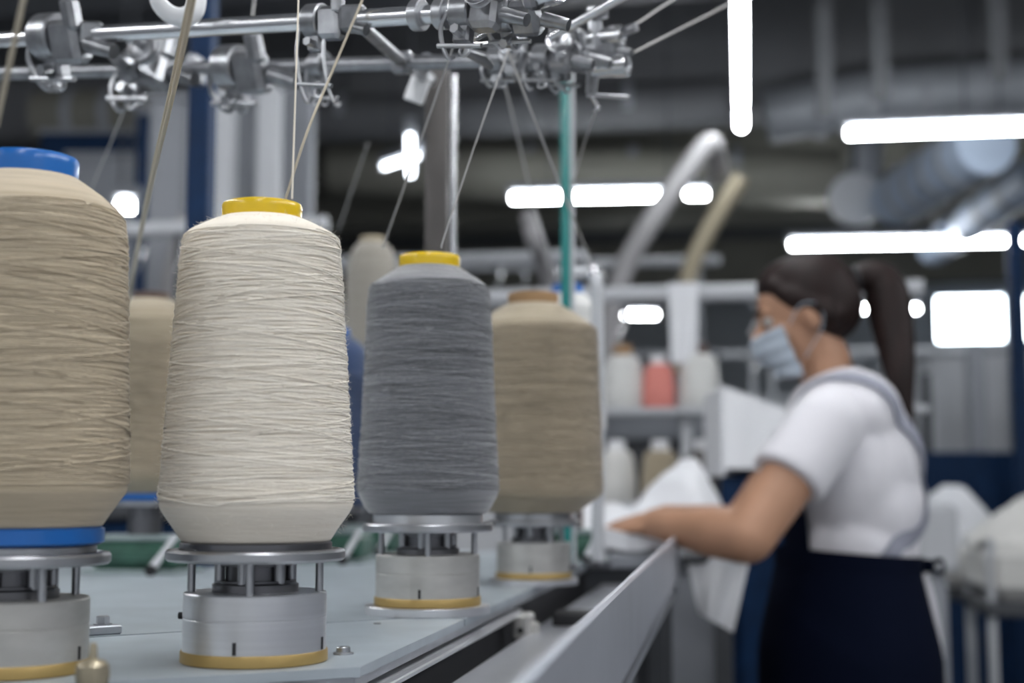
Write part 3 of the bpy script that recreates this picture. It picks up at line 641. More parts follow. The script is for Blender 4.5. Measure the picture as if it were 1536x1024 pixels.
# head
HC = px_(1208, 474); F = Vector((-.95, .10, -.30)).normalized(); Sd = F.cross(Vector((0, 0, 1))).normalized(); Uh = Sd.cross(F).normalized()
HMx = Matrix((F, Sd, Uh)).transposed()
def H(f, s, u): return HC + F * f + Sd * s + Uh * u
B.ellip(H(-.008, 0, .030), (.098, .076, .088), HMx); B.ellip(H(.034, 0, -.022), (.062, .060, .082), HMx); B.ellip(H(.052, 0, -.072), (.040, .042, .034), HMx)
B.capsule(H(.090, 0, .012), H(.112, 0, -.020), .008, .0125); B.ellip(H(.106, 0, -.024), (.014, .016, .011), HMx)
B.ellip(H(.078, 0, .026), (.018, .050, .012), HMx); B.ellip(H(.088, 0, -.050), (.014, .026, .006), HMx); B.ellip(H(.086, 0, -.060), (.013, .022, .007), HMx)
B.capsule(H(0, 0, -.05), hb_ + Vector((.015, 0, -.03)), .054, .054)
for s in (-1, 1):
    B.ellip(H(-.004, s * .078, -.008), (.018, .009, .031), HMx); B.ellip(H(.052, s * .042, -.022), (.026, .018, .02), HMx)
body = remesh(B, 'body', .0048, 6, 'skin', per)
for s in (-1, 1):
    MB().ellip(H(.0775, s * .032, .008), (.0125, .0125, .0115), HMx).build('eye', 'eye', per)
    MB().tube([H(.094, s * .014, .030), H(.096, s * .03, .036), H(.084, s * .048, .031)], [.003, .004, .0015], 8).build('eyebrow', 'hair', per)
    ir = MB(); ir.ellip(H(.0872, s * .033, .006), (.0038, .0058, .0058), HMx); ir.build('iris', 'hair', per)
# hair: cap, knot, ponytail
hc = MB()
hc.ellip(H(-.022, 0, .042), (.098, .085, .088), HMx); hc.ellip(H(-.045, 0, .012), (.078, .082, .085), HMx); hc.ellip(H(.004, 0, .076), (.076, .074, .052), HMx)
for s in (-1, 1):
    hc.capsule(H(.050, s * .058, .078), H(.022, s * .074, .030), .016, .013); hc.capsule(H(.02, s * .072, .045), H(-.045, s * .074, -.02), .016, .022)
hc.capsule(H(-.06, 0, .0), px_(1262, 428), .045, .026)
hair = remesh(hc, 'hair', .006, 5, 'hair', per)
tail = bezier([px_(1268, 424), px_(1300, 416), px_(1326, 432), px_(1339, 490, 2.90), px_(1351, 565, 2.86), px_(1362, 618, 2.84), px_(1374, 662, 2.83)], 6)
rs = [max(.006, .017 + .029 * math.sin(min(1, i / (len(tail) * .75)) * PI) ** 1 - .018 * max(0, (i / len(tail) - .75) * 4)) for i in range(len(tail))]
tm = MB(); tm.tube(tail, rs, 18)
for k in range(26):                                     # loose locks running with the tail
    a = random.uniform(0, 2 * PI); fr = random.uniform(.55, 1.0); st_ = random.randint(2, 8); en = random.randint(len(tail) - 9, len(tail) - 1)
    tm.tube([tail[i] + Vector((math.cos(a), math.sin(a) * .9, .1)) * rs[i] * fr for i in range(st_, en)], [.004] * (en - st_), 6)
tm.build('ponytail', 'hair', per, 60)
MB().ring(px_(1283, 419), Vector((1, 0, .1)), .022, .009, 24, 10).build('hair_tie', 'black', per)
# face mask
def shell(fn, nu, nv, thick, name, m, parent):
    vs = []; fs = []
    for k in (0, 1):
        for i in range(nu + 1):
            for j in range(nv + 1): vs.append(fn(i / nu, j / nv, k * thick))
    w = (nu + 1) * (nv + 1); I = lambda i, j, k: k * w + i * (nv + 1) + j
    for i in range(nu):
        for j in range(nv):
            fs.append((I(i, j, 0), I(i, j + 1, 0), I(i + 1, j + 1, 0), I(i + 1, j, 0))); fs.append((I(i, j, 1), I(i + 1, j, 1), I(i + 1, j + 1, 1), I(i, j + 1, 1)))
    for i in range(nu): fs.append((I(i, 0, 0), I(i + 1, 0, 0), I(i + 1, 0, 1), I(i, 0, 1))); fs.append((I(i, nv, 0), I(i, nv, 1), I(i + 1, nv, 1), I(i + 1, nv, 0)))
    for j in range(nv): fs.append((I(0, j, 0), I(0, j, 1), I(0, j + 1, 1), I(0, j + 1, 0))); fs.append((I(nu, j, 0), I(nu, j + 1, 0), I(nu, j + 1, 1), I(nu, j, 1)))
    mb = MB(); mb.add(vs, fs); return mb.build(name, m, parent, 50)
def mask_fn(a, b, t):
    th = (a - .5) * 2.4; u = -.014 - .092 * b; pl = .003 * math.sin(b * 22)
    bul = math.sin(min(1, b * 1.15 + .12) * PI) * .020
    rf = .112 + bul * max(0, math.cos(th)) + pl + t - .02 * b; rs_ = .076 - .010 * b + pl * .3 + t
    f = .012 + (rf - .012) * math.cos(th) ** .8 if math.cos(th) > 0 else .012
    return H(f, rs_ * math.sin(th), u + .010 * (1 - math.cos(th)) * (b - .3) * -3)
mask = shell(mask_fn, 30, 18, .0016, 'face_mask', 'mask', per)
for s in (-1, 1):
    MB().tube(bezier([H(.045, s * .073, -.012), H(.012, s * .088, .018), H(-.020, s * .090, .006), H(-.016, s * .088, -.034), H(.036, s * .070, -.085)], 8), .0011, 8).build('ear_loop', 'mask', mask)
# t-shirt
sh = MB()
sh.ellip(px_(1278, 822), (.132, .162, .11)); sh.ellip(chest + Vector((.008, 0, 0)), (.138, .176, .185)); sh.ellip(upc + Vector((.010, 0, .005)), (.116, .180, .105))
sh.ellip(px_(1300, 760), (.112, .160, .14)); sh.ellip(px_(1305, 690), (.098, .155, .15))
sh.capsule(nb + Vector((.012, 0, -.05)), nb + Vector((.006, 0, -.004)), .088, .064)
for s_, e_ in ((shL, elL), (shR, elR)):
    sh.capsule(upc + Vector((.01, 0, .03)), s_ + Vector((.004, 0, .004)), .08, .068); q = s_.lerp(e_, .50)
    sh.cyl(s_ + (s_ - e_) * .05, q, .070, .074, 24); sh.capsule(s_, s_.lerp(e_, .3), .069, .067)
shirt = remesh(sh, 'shirt', .0065, 16, 'shirt', per)
off = wloc(per)
bvh = BVHTree.FromPolygons([v.co + off for v in shirt.data.vertices], [tuple(p.vertices) for p in shirt.data.polygons])
def snap(p, k=.004):
    c, nrm, i, d = bvh.find_nearest(p); return c + nrm * k
def ribbon(pts, w, name, m, thick=.003, k=.004):
    path = [snap(p, k) for p in bezier(pts, 8)]
    mb = MB(); vs = []; fs = []; n = len(path)
    for i, p in enumerate(path):
        t = (path[min(i + 1, n - 1)] - path[max(i - 1, 0)]).normalized(); c, nrm, _, _ = bvh.find_nearest(p); x = t.cross(nrm).normalized() * (w / 2)
        vs += [p - x, p + x, p + x + nrm * thick, p - x + nrm * thick]
    for i in range(n - 1):
        for j in range(4): fs.append((i * 4 + j, i * 4 + (j + 1) % 4, i * 4 + 4 + (j + 1) % 4, i * 4 + 4 + j))
    fs += [(3, 2, 1, 0), tuple((n - 1) * 4 + j for j in range(4))]
    return mb.add(vs, fs).build(name, m, per, 50)
ribbon([px_(1190, 690, 2.80), px_(1205, 620, 2.80), px_(1240, 575, 2.81), px_(1290, 590, 2.80), px_(1335, 630, 2.80), px_(1366, 690, 2.84), px_(1372, 760, 2.90), px_(1345, 815, 2.98), px_(1322, 842, 3.02)], .034, 'apron_strap', 'strap')
ribbon([px_(1190, 690, 3.04), px_(1205, 620, 3.04), px_(1240, 575, 3.03), px_(1290, 590, 3.02), px_(1340, 630, 3.0), px_(1370, 690, 2.96), px_(1366, 760, 2.86), px_(1330, 818, 2.80), px_(1312, 846, 2.78)], .034, 'apron_strap', 'strap')
# apron: skirt with folds, waistband, bib, tie
wz = px_(1290, 826).z; ax = px_(1272, 900)
def skirt(a, b, t):
    th = a * 2 * PI; z = wz - b * .62; g_ = min(1, b * 3.2)
    ax_ = .128 + .046 * g_ + .012 * b; ay = .168 + .032 * g_ + .02 * b
    r = 1 + (.014 * math.sin(th * 7) + .010 * math.sin(th * 12 + 1)) * b + t * 6
    front = max(0, -math.cos(th)) * (.012 * (1 - g_))
    return Vector((ax.x + .006 * (1 - g_) + (ax_ * math.cos(th)) * r - front, dP + ay * math.sin(th) * r, z - .010 * math.cos(th) * (1 - b)))
shell(skirt, 72, 24, .003, 'apron_skirt', 'apron', per)
def band(a, b, t):
    th = a * 2 * PI; p = skirt(a, .03 + b * .0, 0); return Vector((p.x + (.004 + t) * math.cos(th), p.y + (.004 + t) * math.sin(th), p.z + .018 - b * .036))
shell(band, 72, 3, .003, 'waistband', 'apron', per)
def bib(a, b, t):
    th = PI + (a - .5) * 1.5 * (1 - .25 * b); z = wz - .01 + b * .24
    p = Vector((chest.x + (.175 + t) * math.cos(th), dP + (.185 + t) * math.sin(th), z)); return snap(p, .004 + t)
shell(bib, 16, 14, .003, 'apron_bib', 'apron', per)
tk = px_(1390, 848, 2.90); tie = MB(); tie.ellip(tk, (.016, .022, .014))
tie.tube(bezier([tk, tk + Vector((.022, -.03, .012)), tk + Vector((.014, -.055, -.012)), tk], 6), .006, 8, flat=.5); tie.build('apron_tie', 'apron', per, 60)
tt = MB(); tt.tube(bezier([px_(1384, 862, 2.86), px_(1396, 905, 2.84), px_(1404, 950, 2.84), px_(1408, 985, 2.85)], 8), [.012] * 25, 8, flat=.3); tt.build('tie_end', 'shirt', per, 60)
tr_ = MB()
for s in (-1, 1):
    h = hipc + Vector((0, s * .09, -.06)); kn = Vector((hipc.x - .02, dP + s * .10, .50)); an = Vector((hipc.x + .03, dP + s * .11, .12))
    tr_.capsule(h, kn, .105, .078); tr_.capsule(kn, kn.lerp(an, .9), .078, .06); tr_.cyl(kn.lerp(an, .7), an, .062, .058, 20)
remesh(tr_, 'trousers', .012, 4, 'apron', per)
for s in (-1, 1):
    an = Vector((hipc.x + .03, dP + s * .11, .0)); b_ = MB(); b_.capsule(an + Vector((.03, 0, .052)), an + Vector((-.16, s * .02, .042)), .046, .038); b_.box(an + Vector((-.065, s * .01, .012)), (.28, .095, .024), None, .008)
    b_.build('shoe', 'black', per, 60)

# ------------------------------------------------------------------ the hall
def struct(name, mb, m, smooth=0):
    return tag(mb.build(name, m, None, smooth), kind='structure')
CEIL = 4.3
def hall(a, b, z): q = Vector((0, 6, 0)) + N * a + D * b; return Vector((q.x, q.y, z))
def hbox(mb, a0, a1, b0, b1, z0, z1): c = hall((a0 + a1) / 2, (b0 + b1) / 2, (z0 + z1) / 2); mb.box(c, (a1 - a0, b1 - b0, z1 - z0), DM); return mb
struct('floor', hbox(MB(), -9, 13, -11, 17, -.1, 0), 'floor')
struct('ceiling', hbox(MB(), -9, 13, -11, 17, CEIL, CEIL + .1), 'ceiling')
bw = MB()                                               # back wall with window openings
WZ0, WZ1 = 3.34, 4.12
wins = [(3.83, 4.92), (5.02, 6.3), (6.5, 8.0)]
hbox(bw, -9, 13, 16.8, 17, 0, WZ0); hbox(bw, -9, 13, 16.8, 17, WZ1, CEIL)
xs = [-9] + [x for w_ in wins for x in w_] + [13]
for i in range(0, len(xs), 2): hbox(bw, xs[i], xs[i + 1], 16.8, 17, WZ0, WZ1)
struct('wall_back', bw, 'wall')
struct('wall_left', hbox(MB(), -9.2, -9, -11, 17, 0, CEIL), 'wall')
struct('wall_right', hbox(MB(), 13, 13.2, -11, 17, 0, CEIL), 'wall')
for i, (a, b) in enumerate(wins):
    o = struct('window_%d' % (i + 1), hbox(hbox(hbox(hbox(MB(), a, a + .05, 16.75, 17, WZ0, WZ1), b - .05, b, 16.75, 17, WZ0, WZ1), a + .05, b - .05, 16.75, 17, WZ0, WZ0 + .05), a + .05, b - .05, 16.75, 17, WZ1 - .05, WZ1), 'grey_light')
    hbox(MB(), a + .05, b - .05, 16.88, 16.92, WZ0 + .05, WZ1 - .05).build('pane', 'sky_pane', o, 0)
# ceiling beams across and ducts
k = 0
for b0, w_, z0, m in ((1.2, .35, 3.75, 'grey_dark'), (3.05, .5, 3.55, 'girder'), (5.3, .4, 3.7, 'olive'), (7.0, .7, 3.62, 'olive'), (9.0, .4, 3.8, 'grey_dark'), (11.0, .5, 3.55, 'olive'), (13.5, .5, 3.98, 'girder')):
    k += 1; struct('trim_%d' % k, hbox(MB(), -9, 13, b0, b0 + w_, z0, CEIL), m)
def duct(pts, r, m, label, name='air_duct', cat='duct', n=20, rings=True, group='ducts under the ceiling'):
    pts = [Vector(p) for p in pts]; o = thing(name, pts[0], label, cat, group)
    MB().tube(pts, r, n).build('pipe', m, o)
    if rings:
        L_ = (pts[-1] - pts[0]); c = MB()
        for i in range(1, 5):
            q = pts[0].lerp(pts[-1], i / 5)
            if i % 3 == 1 and q.z + r < CEIL: MB().cyl(q + Vector((0, 0, r * .9)), (q.x, q.y, CEIL), .008, n=8).build('hanger', 'grey_dark', o)
            c = MB(); c.cyl(q - L_.normalized() * .03, q + L_.normalized() * .03, r * 1.06, n=n); c.build('joint_band', 'grey_paint', o)
    return o
duct([P(1150, 175, 8.6), P(1330, 142, 8.5), P(1540, 128, 8.4)], .17, 'duct', 'pale round duct above the upper right lamp')
duct([P(380, 180, 9.3), P(700, 172, 9.1), P(1090, 150, 8.9)], .15, 'girder', 'long grey duct crossing behind the creel rails')
duct([P(60, 175, 8.2), P(200, 170, 8.1), P(340, 168, 8.0)], .15, 'olive', 'dull olive duct above the left cones')
duct([P(500, 250, 10.2), P(800, 262, 10.0), P(1260, 268, 9.8)], .20, 'olive', 'olive brown duct behind the ceiling lamps')
duct([P(1345, 300, 9.0), P(1480, 215, 7.6)], .17, 'skylight_blue', 'pale blue skylight stand-in slanting up under the upper right lamp')  # bright skylight strips put in as pale blue pipes
duct([P(1400, 372, 10.5), P(1560, 260, 8.6)], .13, 'skylight_blue', 'pale blue skylight stand-in slanting up at the right edge')
q_ = P(1300, 215, 9.5)
duct([P(1290, 315, 9.5), q_, (q_.x + .03, q_.y, 4.29)], .11, 'grey_paint', 'short grey drop duct left of the slanting blue skylight stand-in', rings=False)
f_ = thing('ceiling_fan', P(1285, 300, 9.4), 'round grey extractor fan hanging under the ceiling beside the drop duct', 'fan')
c_ = P(1283, 300, 9.3); MB().lathe([(.06, -.06), (.15, -.05), (.18, -.02), (.18, .04), (.15, .05), (.05, .05)], 28, c_, (0, -1, .1)).build('drum', 'grey_light', f_)
MB().cyl(c_ + Vector((0, .02, .15)), (c_.x, c_.y + .02, CEIL), .02, n=10).build('hanger', 'grey_dark', f_)
for i, (x, y1, d, l) in enumerate(((1238, 175, 7.6, 'thin hanger rod left of the upper right lamp'), (1322, 150, 7.6, 'thin hanger rod above the upper right lamp'), (1500, 120, 7.6, 'thin hanger rod near the right edge'))):
    q = P(x, y1, d); tag(MB().box((q.x, q.y, (q.z + CEIL) / 2), (.09, .04, CEIL - q.z), None, .004).build('hanger_rod', 'girder'), l, 'rod', 'rods hanging from the ceiling')

# ------------------------------------------------------------------ lamps
def lamp(a, b, label, r=.05, gl='glow', gap=None, group='fluorescent ceiling lamps'):
    a = Vector(a); b = Vector(b); o = thing('ceiling_lamp', (a + b) / 2, label, 'lamp', group)
    dv = (b - a).normalized(); x = dv.cross(Vector((0, 0, 1))).normalized(); u = x.cross(dv); mm = Matrix((x, dv, u)).transposed()
    L_ = (b - a).length
    MB().box((a + b) / 2 + u * (r + .035), (.055, L_ + .04, .05), mm, .008).build('housing', 'grey_paint', o, 0)
    segs = [(0, 1)] if gap is None else [(0, gap - .03), (gap + .03, 1)]
    for s0_, s1_ in segs:
        MB().cyl(a.lerp(b, s0_), a.lerp(b, s1_), r, n=18, bev=.012).build('tube', gl, o)
    for q in (a, b):
        MB().box(q + u * .02, (.036, .024, .08), mm, .004).build('end_socket', 'grey_light', o, 0)
    for t in (.2, .8):
        q = a.lerp(b, t) + u * (r + .06)
        if q.z < CEIL: MB().cyl(q, (q.x, q.y, CEIL), .006, n=8).build('hanger_wire', 'grey_dark', o)
    return o
lamp(P(1112, 190, 6.6), P(1109, -60, 4.75), 'lamp running away from the viewer, upright-looking at the top', .023, gap=.14)
lamp(P(1268, 200, 7.0), P(1560, 190, 6.85), 'wide lamp in the upper right corner above the blue skylight stand-ins', .023)
lamp(P(766, 297, 8.6), P(1062, 291, 8.45), 'wide lamp crossed by the teal tube, left of the woman', .023, gap=.86)
lamp(P(1184, 367, 10), P(1570, 360, 9.8), 'wide lamp right above the head of the woman', .023)
lamp(P(936, 472, 13.8), P(986, 472, 13.8), 'short far lamp right of the brown-ended tan cone', .023)
lamp(P(905, 474, 15), P(912, 474, 15), 'tiny far lamp touching the handle rail', .023)
lamp(P(1344, 463, 14), P(1378, 463, 14), 'short far lamp just right of the ponytail', .023)
lamp(P(1286, 463, 14), P(1300, 463, 14), 'short far lamp between head and ponytail', .023)
lamp(P(174, 309, 5.7), P(204, 309, 5.7), 'short lamp glowing between the left cone and the navy post', .023)
lamp(P(575, 250, 8.3), P(632, 232, 7.9), 'slanting short lamp behind the grey thread', .012, 'glow_dim')
lamp(P(616, 262, 8.2), P(615, 196, 7.6), 'small lamp crossing the slanting one behind the grey thread', .016, 'glow_dim')
for a in (.98, -1.9, 3.6):
    for b in (-8.0, -5.8, -3.9):
        q0 = hall(a, b, 2.95); q1 = hall(a, b + 1.6, 2.95)
        lamp(q0, q1, 'ceiling lamp overhead, outside the photo', .025, 'glow_near', group='fluorescent lamps overhead outside the photo')

# ------------------------------------------------------------------ work table, cloth and the machines behind
wt = thing('work_table', (.215, 3.10, 0), 'grey steel worktable under the hands of the woman', 'table')
z_t = 1.018
MB().box((.215, 3.10, z_t - .015), (.25, .46, .03), None, .004).build('table_top', 'grey_paint', wt, 0)
MB().box((.215, 3.10, z_t - .065), (.21, .40, .07), None, .003).build('apron_frame', 'grey_dark', wt, 0)
for sx in (-.085, .085):
    for sy in (-.17, .17): MB().box((.215 + sx, 3.10 + sy, (z_t - .1) / 2), (.045, .045, z_t - .1), None, .003).build('leg', 'grey_dark', wt, 0)
def sheet(fn, nu, nv, thick, label, m='cloth', name='cloth', cat='cloth', group=None):
    o = shell(fn, nu, nv, thick, name, m, None); return tag(o, label, cat, group)
def cl1(a, b, t):
    x = .145 + a * .185; y = 2.872 + b * .36; e = math.exp(-b * 14)
    z = z_t + .004 + .004 * math.sin(a * 9 + b * 3) + .004 * math.sin(b * 8) + .004
    return Vector((x, y, z + t))
sheet(cl1, 26, 20, .036, 'folded white cloth lying on the worktable under her hands')
def cl2(a, b, t):
    p = px_(1026, 842, 3.0).lerp(px_(1122, 838, 3.0), a); q = px_(1046, 925, 3.0).lerp(px_(1094, 952, 3.0), a); r = p.lerp(q, b)
    return r + Vector((0, .012 * math.sin(a * 9 + b * 2) + t - .04, .01))
def cl2b(a, b, t):
    p = cl2(a, b, t); p.x = max(p.x, .515) if b > 0 else p.x; return p
hg = thing('hanging_cloth', px_(1070, 840, 3.0), 'white cloth corner hanging below the forearm of the woman', 'cloth')
shell(cl2, 16, 16, .005, 'cloth_panel', 'cloth', hg)
MB().cyl(px_(1018, 838, 2.97), px_(1128, 834, 2.97), .012, n=14).build('hanging_bar', 'grey_dark', hg)
MB().box(px_(1024, 838, 3.02), (.05, .06, .03), None, .003).build('bar_bracket', 'grey_dark', hg, 0)

def bg_machine(c, length, w_, z1, label, col='grey_paint', dark='grey_dark', posts=3, rail=True, zrail=1.78, group='knitting machines in the background'):
    o = thing('knitting_machine', (c.x, c.y, 0), label, 'knitting machine', group)
    def q(a, b, z): p = Vector((c.x, c.y, z)) + N * a + D * b; return p
    MB().box(q(0, 0, (z1 - .25) / 2 + .05), (length, w_, z1 - .25), DM, .02).build('cabinet', dark, o, 0)
    MB().box(q(0, 0, z1 - .10), (length * 1.04, w_ * 1.1, .2), DM, .015).build('needle_bed', col, o, 0)
    MB().box(q(length * .30, -w_ * .5, z1 + .04), (.34, .16, .12), DM, .02).build('carriage', col, o, 0)
    for i in range(4): MB().cyl(q((-.45 if i % 2 else .45) * length, (-.4 if i < 2 else .4) * w_, 0), q((-.45 if i % 2 else .45) * length, (-.4 if i < 2 else .4) * w_, .06), .04, n=12).build('foot', 'black', o)
    if rail:
        for i in range(posts):
            a = (-.46 + .92 * i / (posts - 1)) * length; MB().cyl(q(a, w_ * .3, z1 - .05), q(a, w_ * .3, zrail), .02, n=12).build('post', col, o)
        MB().cyl(q(-length * .5, w_ * .3, zrail), q(length * .5, w_ * .3, zrail), .028, n=14).build('top_rail', 'grey_light', o)
        MB().box(q(0, w_ * .3, z1 + .30), (length, .16, .02), DM, .003).build('cone_shelf', col, o, 0)
        for i in range(7):
            a = (-.42 + .84 * i / 6) * length; p = q(a, w_ * .3, zrail - .03)
            MB().tube(bezier([p, p + Vector((.02, -.03, -.05)), p + Vector((-.01, -.03, -.12))], 5), .007, 8).build('thread_guide', 'chrome', o)
    return o, q
m1c = P(1010, 730, 4.5)
o1, q1 = bg_machine(Vector((m1c.x + .05, 4.6, 0)), 1.55, .5, 1.10, 'grey knitting machine right behind the hands of the woman', 'grey_light', 'grey_paint', zrail=P(1010, 440, 4.75).z)
SMALL = [(.04, 0), (.055, .001), (.062, .01), (.060, .06), (.052, .135), (.044, .150), (.03, .158)]
def small_cone(p, label, m, cap, k=1.0, group='cones on the machine behind the woman'):
    o = thing('yarn_cone', p, label, 'yarn cone', group)
    MB().lathe([(r * k, z * k) for r, z in SMALL], 32).build('yarn_body', m, o, 50, world=False)
    MB().lathe([(.026 * k, .155 * k), (.028 * k, .17 * k), (.028 * k, .186 * k), (.022 * k, .188 * k)], 24).build('tube_end', cap, o, 40, world=False); return o
shz = 1.10 + .31
for px, m, cap, k, l in ((934, 'yarn_pale', 'brown', 1.15, 'blurred pale cone with brown end right of the brown-ended tan cone'), (988, 'yarn_pink', 'white_plastic', .95, 'pink yarn cone on the machine behind the woman'), (1050, 'yarn_pale', 'dark_brown', 1.15, 'blurred pale cone with dark end left of the face mask')):
    t_ = min((i / 400 for i in range(401)), key=lambda t: abs((q1(-.77 + 1.55 * t, .15, 0).x / q1(-.77 + 1.55 * t, .15, 0).y) * FPX + 768 - px))
    p = q1(-.77 + 1.55 * t_, .15, shz); small_cone((p.x, p.y, shz), l, m, cap, k)
for px, m, k, l in ((925, 'cloth_cream', 1.05, 'cream spool standing low beside the handle rail'), (990, 'yarn_tan_dull', 1.05, 'tan spool standing below the pink cone'), (1055, 'grey_brown', 1.05, 'taupe spool standing below the pale cone with dark end')):
    t_ = min((i / 400 for i in range(401)), key=lambda t: abs((q1(-.77 + 1.55 * t, -.1, 0).x / q1(-.77 + 1.55 * t, -.1, 0).y) * FPX + 768 - px))
    p = q1(-.77 + 1.55 * t_, -.1, 1.10); small_cone(p, l, m, 'white_plastic', k, 'spools on the bed of the machine behind the woman')
zr_ = P(1010, 440, 4.75).z; za_ = P(1026, 540, 4.6).z
rl_ = q1(-.5, .15, zr_); rr__ = q1(-.5 + .11, .15, zr_)
tx = P(1026, 440, 4.7)
def hang(a, b, t):
    c = q1(-.775 + 1.55 * t_c, .15, 0); w__ = .05 * (1 - .15 * b); off_ = N * ((a - .5) * 2 * w__)
    return Vector((c.x, c.y, zr_ + .030 - (zr_ + .03 - za_) * b)) + off_ - D * (.036 + t + .008 * math.sin(a * 9 + b * 3) * b)
t_c = min((i / 400 for i in range(401)), key=lambda t: abs((q1(-.775 + 1.55 * t, .15, 0).x / q1(-.775 + 1.55 * t, .15, 0).y) * FPX + 768 - 1028))
sheet(hang, 12, 14, .005, 'narrow white cloth hanging from the rail between the pink cone and the mask', name='hanging_cloth')
# fabric heaps
def mound(c, rx, ry, h, seed, label, m='cloth', group='white fabric heaps', rot=0.0):
    g_ = np.random.default_rng(seed); ph = g_.uniform(0, 6, 8)
    nu, nv = 40, 16; vs = []; fs = []
    for k_ in range(nv + 1):
        b = k_ / nv
        for i in range(nu):
            a = 2 * PI * i / nu; rr = 1 - b
            w_ = 1 + .10 * math.sin(3 * a + ph[0]) + .07 * math.sin(5 * a + ph[1]) + .05 * math.sin(9 * a + ph[2] + b * 5)
            x = rx * rr ** .5 * w_ * math.cos(a) + .10 * rx * b * math.sin(ph[5]); y = ry * rr ** .5 * w_ * math.sin(a)
            z = h * b * (1 + .22 * math.sin(3.2 * x / rx + ph[3]) + .07 * math.sin(11 * x / rx + 4 * y / ry + ph[6])) + .06 * h * math.sin(7 * a + ph[4]) * b * rr
            ca, sa = math.cos(rot), math.sin(rot); vs.append(Vector((c[0] + x * ca - y * sa, c[1] + x * sa + y * ca, c[2] + max(0, z))))
    for k_ in range(nv):
        for i in range(nu): j = (i + 1) % nu; fs.append((k_ * nu + i, k_ * nu + j, k_ * nu + nu + j, k_ * nu + nu + i))
    fs.append(tuple(reversed(range(nu)))); o = MB().add(vs, fs).build('fabric_heap', m, None, 80); return tag(o, label, 'fabric', group)
ft = thing('fabric_table', (P(1000, 800, 3.75).x, 3.75, 0), 'low grey table carrying folded white fabric behind her hands', 'table')
fx = P(990, 800, 3.75).x
fx -= .045
MB().box((fx, 3.78, 1.025), (.50, .40, .03), DM, .004).build('table_top', 'grey_light', ft, 0)
for sx in (-.21, .21):
    for sy in (-.16, .16):
        q = Vector((fx, 3.78, .505)) + N * sx + D * sy; MB().box(q, (.04, .04, 1.01), DM, .003).build('leg', 'grey_dark', ft, 0)
mound((P(1040, 760, 3.75).x - .045, 3.76, 1.04), .155, .15, .155, 4, 'tall rumpled white fabric heap behind the forearm of the woman', rot=.2)
mound((P(915, 760, 3.75).x - .02, 3.72, 1.04), .13, .14, .085, 9, 'low white fabric heap right of the brown-ended tan cone')
# draped cover and navy cabinet, standing in for a half-hidden figure
cb = P(1150, 700, 4.05); nc = thing('cabinet', (cb.x, cb.y, 0), 'navy cabinet standing in for a half hidden figure behind the chest of the woman', 'cabinet')
MB().box((cb.x, cb.y + .05, .62), (.24, .34, 1.12), DM, .01).build('carcass', 'navy_paint', nc, 0)
MB().box((cb.x, cb.y - .125, .62), (.20, .02, 1.0), DM, .005).build('door', 'navy_paint', nc, 0)
for s in (-1, 1): MB().box((cb.x + s * .09, cb.y + .05, .03), (.03, .3, .06), DM).build('plinth', 'black', nc, 0)
def cover(a, b, t):
    p = P(1098 - 46 * (1 - b) * (1 - a), 580 + 110 * b - 35 * (1 - a) * (1 - b), 4.0).lerp(P(1182, 640 + 52 * b, 4.15), a)
    return p + Vector((0, .02 * math.sin(a * 11 + b * 2) + t, 0))
dv = thing('cover_stand_in', (cb.x, cb.y, 1.18), 'white cloth cover standing in for a half hidden figure beside the mask', 'cloth')
cm = MB()
shell(lambda a, b, t: Vector((cb.x - .14 + .30 * a, cb.y - .14 - t - .01 * math.sin(a * 13), 1.20 + .22 * (1 - b) * (1 - .5 * a))), 14, 8, .006, 'front_fall', 'cloth', dv)
shell(lambda a, b, t: Vector((cb.x - .14 + .30 * a, cb.y - .14 + .36 * b, 1.42 - .11 * a + t - .02 * b + .01 * math.sin(b * 8))), 14, 8, .006, 'top_fall', 'cloth', dv)
shell(lambda a, b, t: Vector((cb.x - .14 - t, cb.y - .14 + .36 * a, 1.18 + .24 * b)), 10, 8, .006, 'side_fall', 'cloth', dv)
MB().box((cb.x, cb.y + .05, 1.25), (.2, .26, .14), None, .03).build('covered_box', 'grey_paint', dv, 0)

# hoses
def hose(pts, r, m, label):
    o = MB().tube(bezier(pts, 10), r, 14).build('flexible_hose', m, None); return tag(o, label, 'hose', 'hoses hanging behind the creel')
hose([P(1078, 260, 6.2), P(1066, 215, 6.0), P(1030, 255, 5.9), P(975, 335, 5.8), P(938, 400, 5.8), P(918, 470, 5.8), P(912, 560, 5.8)], .045, 'hose', 'white hose arching down left of the beige one')
hose([P(1112, 268, 6.2), P(1080, 315, 6.2), P(1052, 365, 6.2), P(1034, 410, 6.2), P(1022, 480, 6.2), P(1020, 560, 6.2)], .04, 'hose_tan', 'beige hose slanting down beside the white one')
hose([P(792, 325, 5.2), P(800, 355, 5.0), P(815, 400, 5.2), P(825, 460, 5.3), P(826, 700, 5.3), P(826, 1180, 5.3)], .03, 'hose', 'grey hose behind the brown tube end')
hose([P(284, 325, 4.96), P(270, 380, 4.96), P(258, 430, 4.96), P(252, 480, 4.96), P(248, 640, 4.96), P(246, 1000, 4.96), P(246, 1215, 4.96)], .042, 'hose', 'pale hose between the rear tan cone and the white cone')
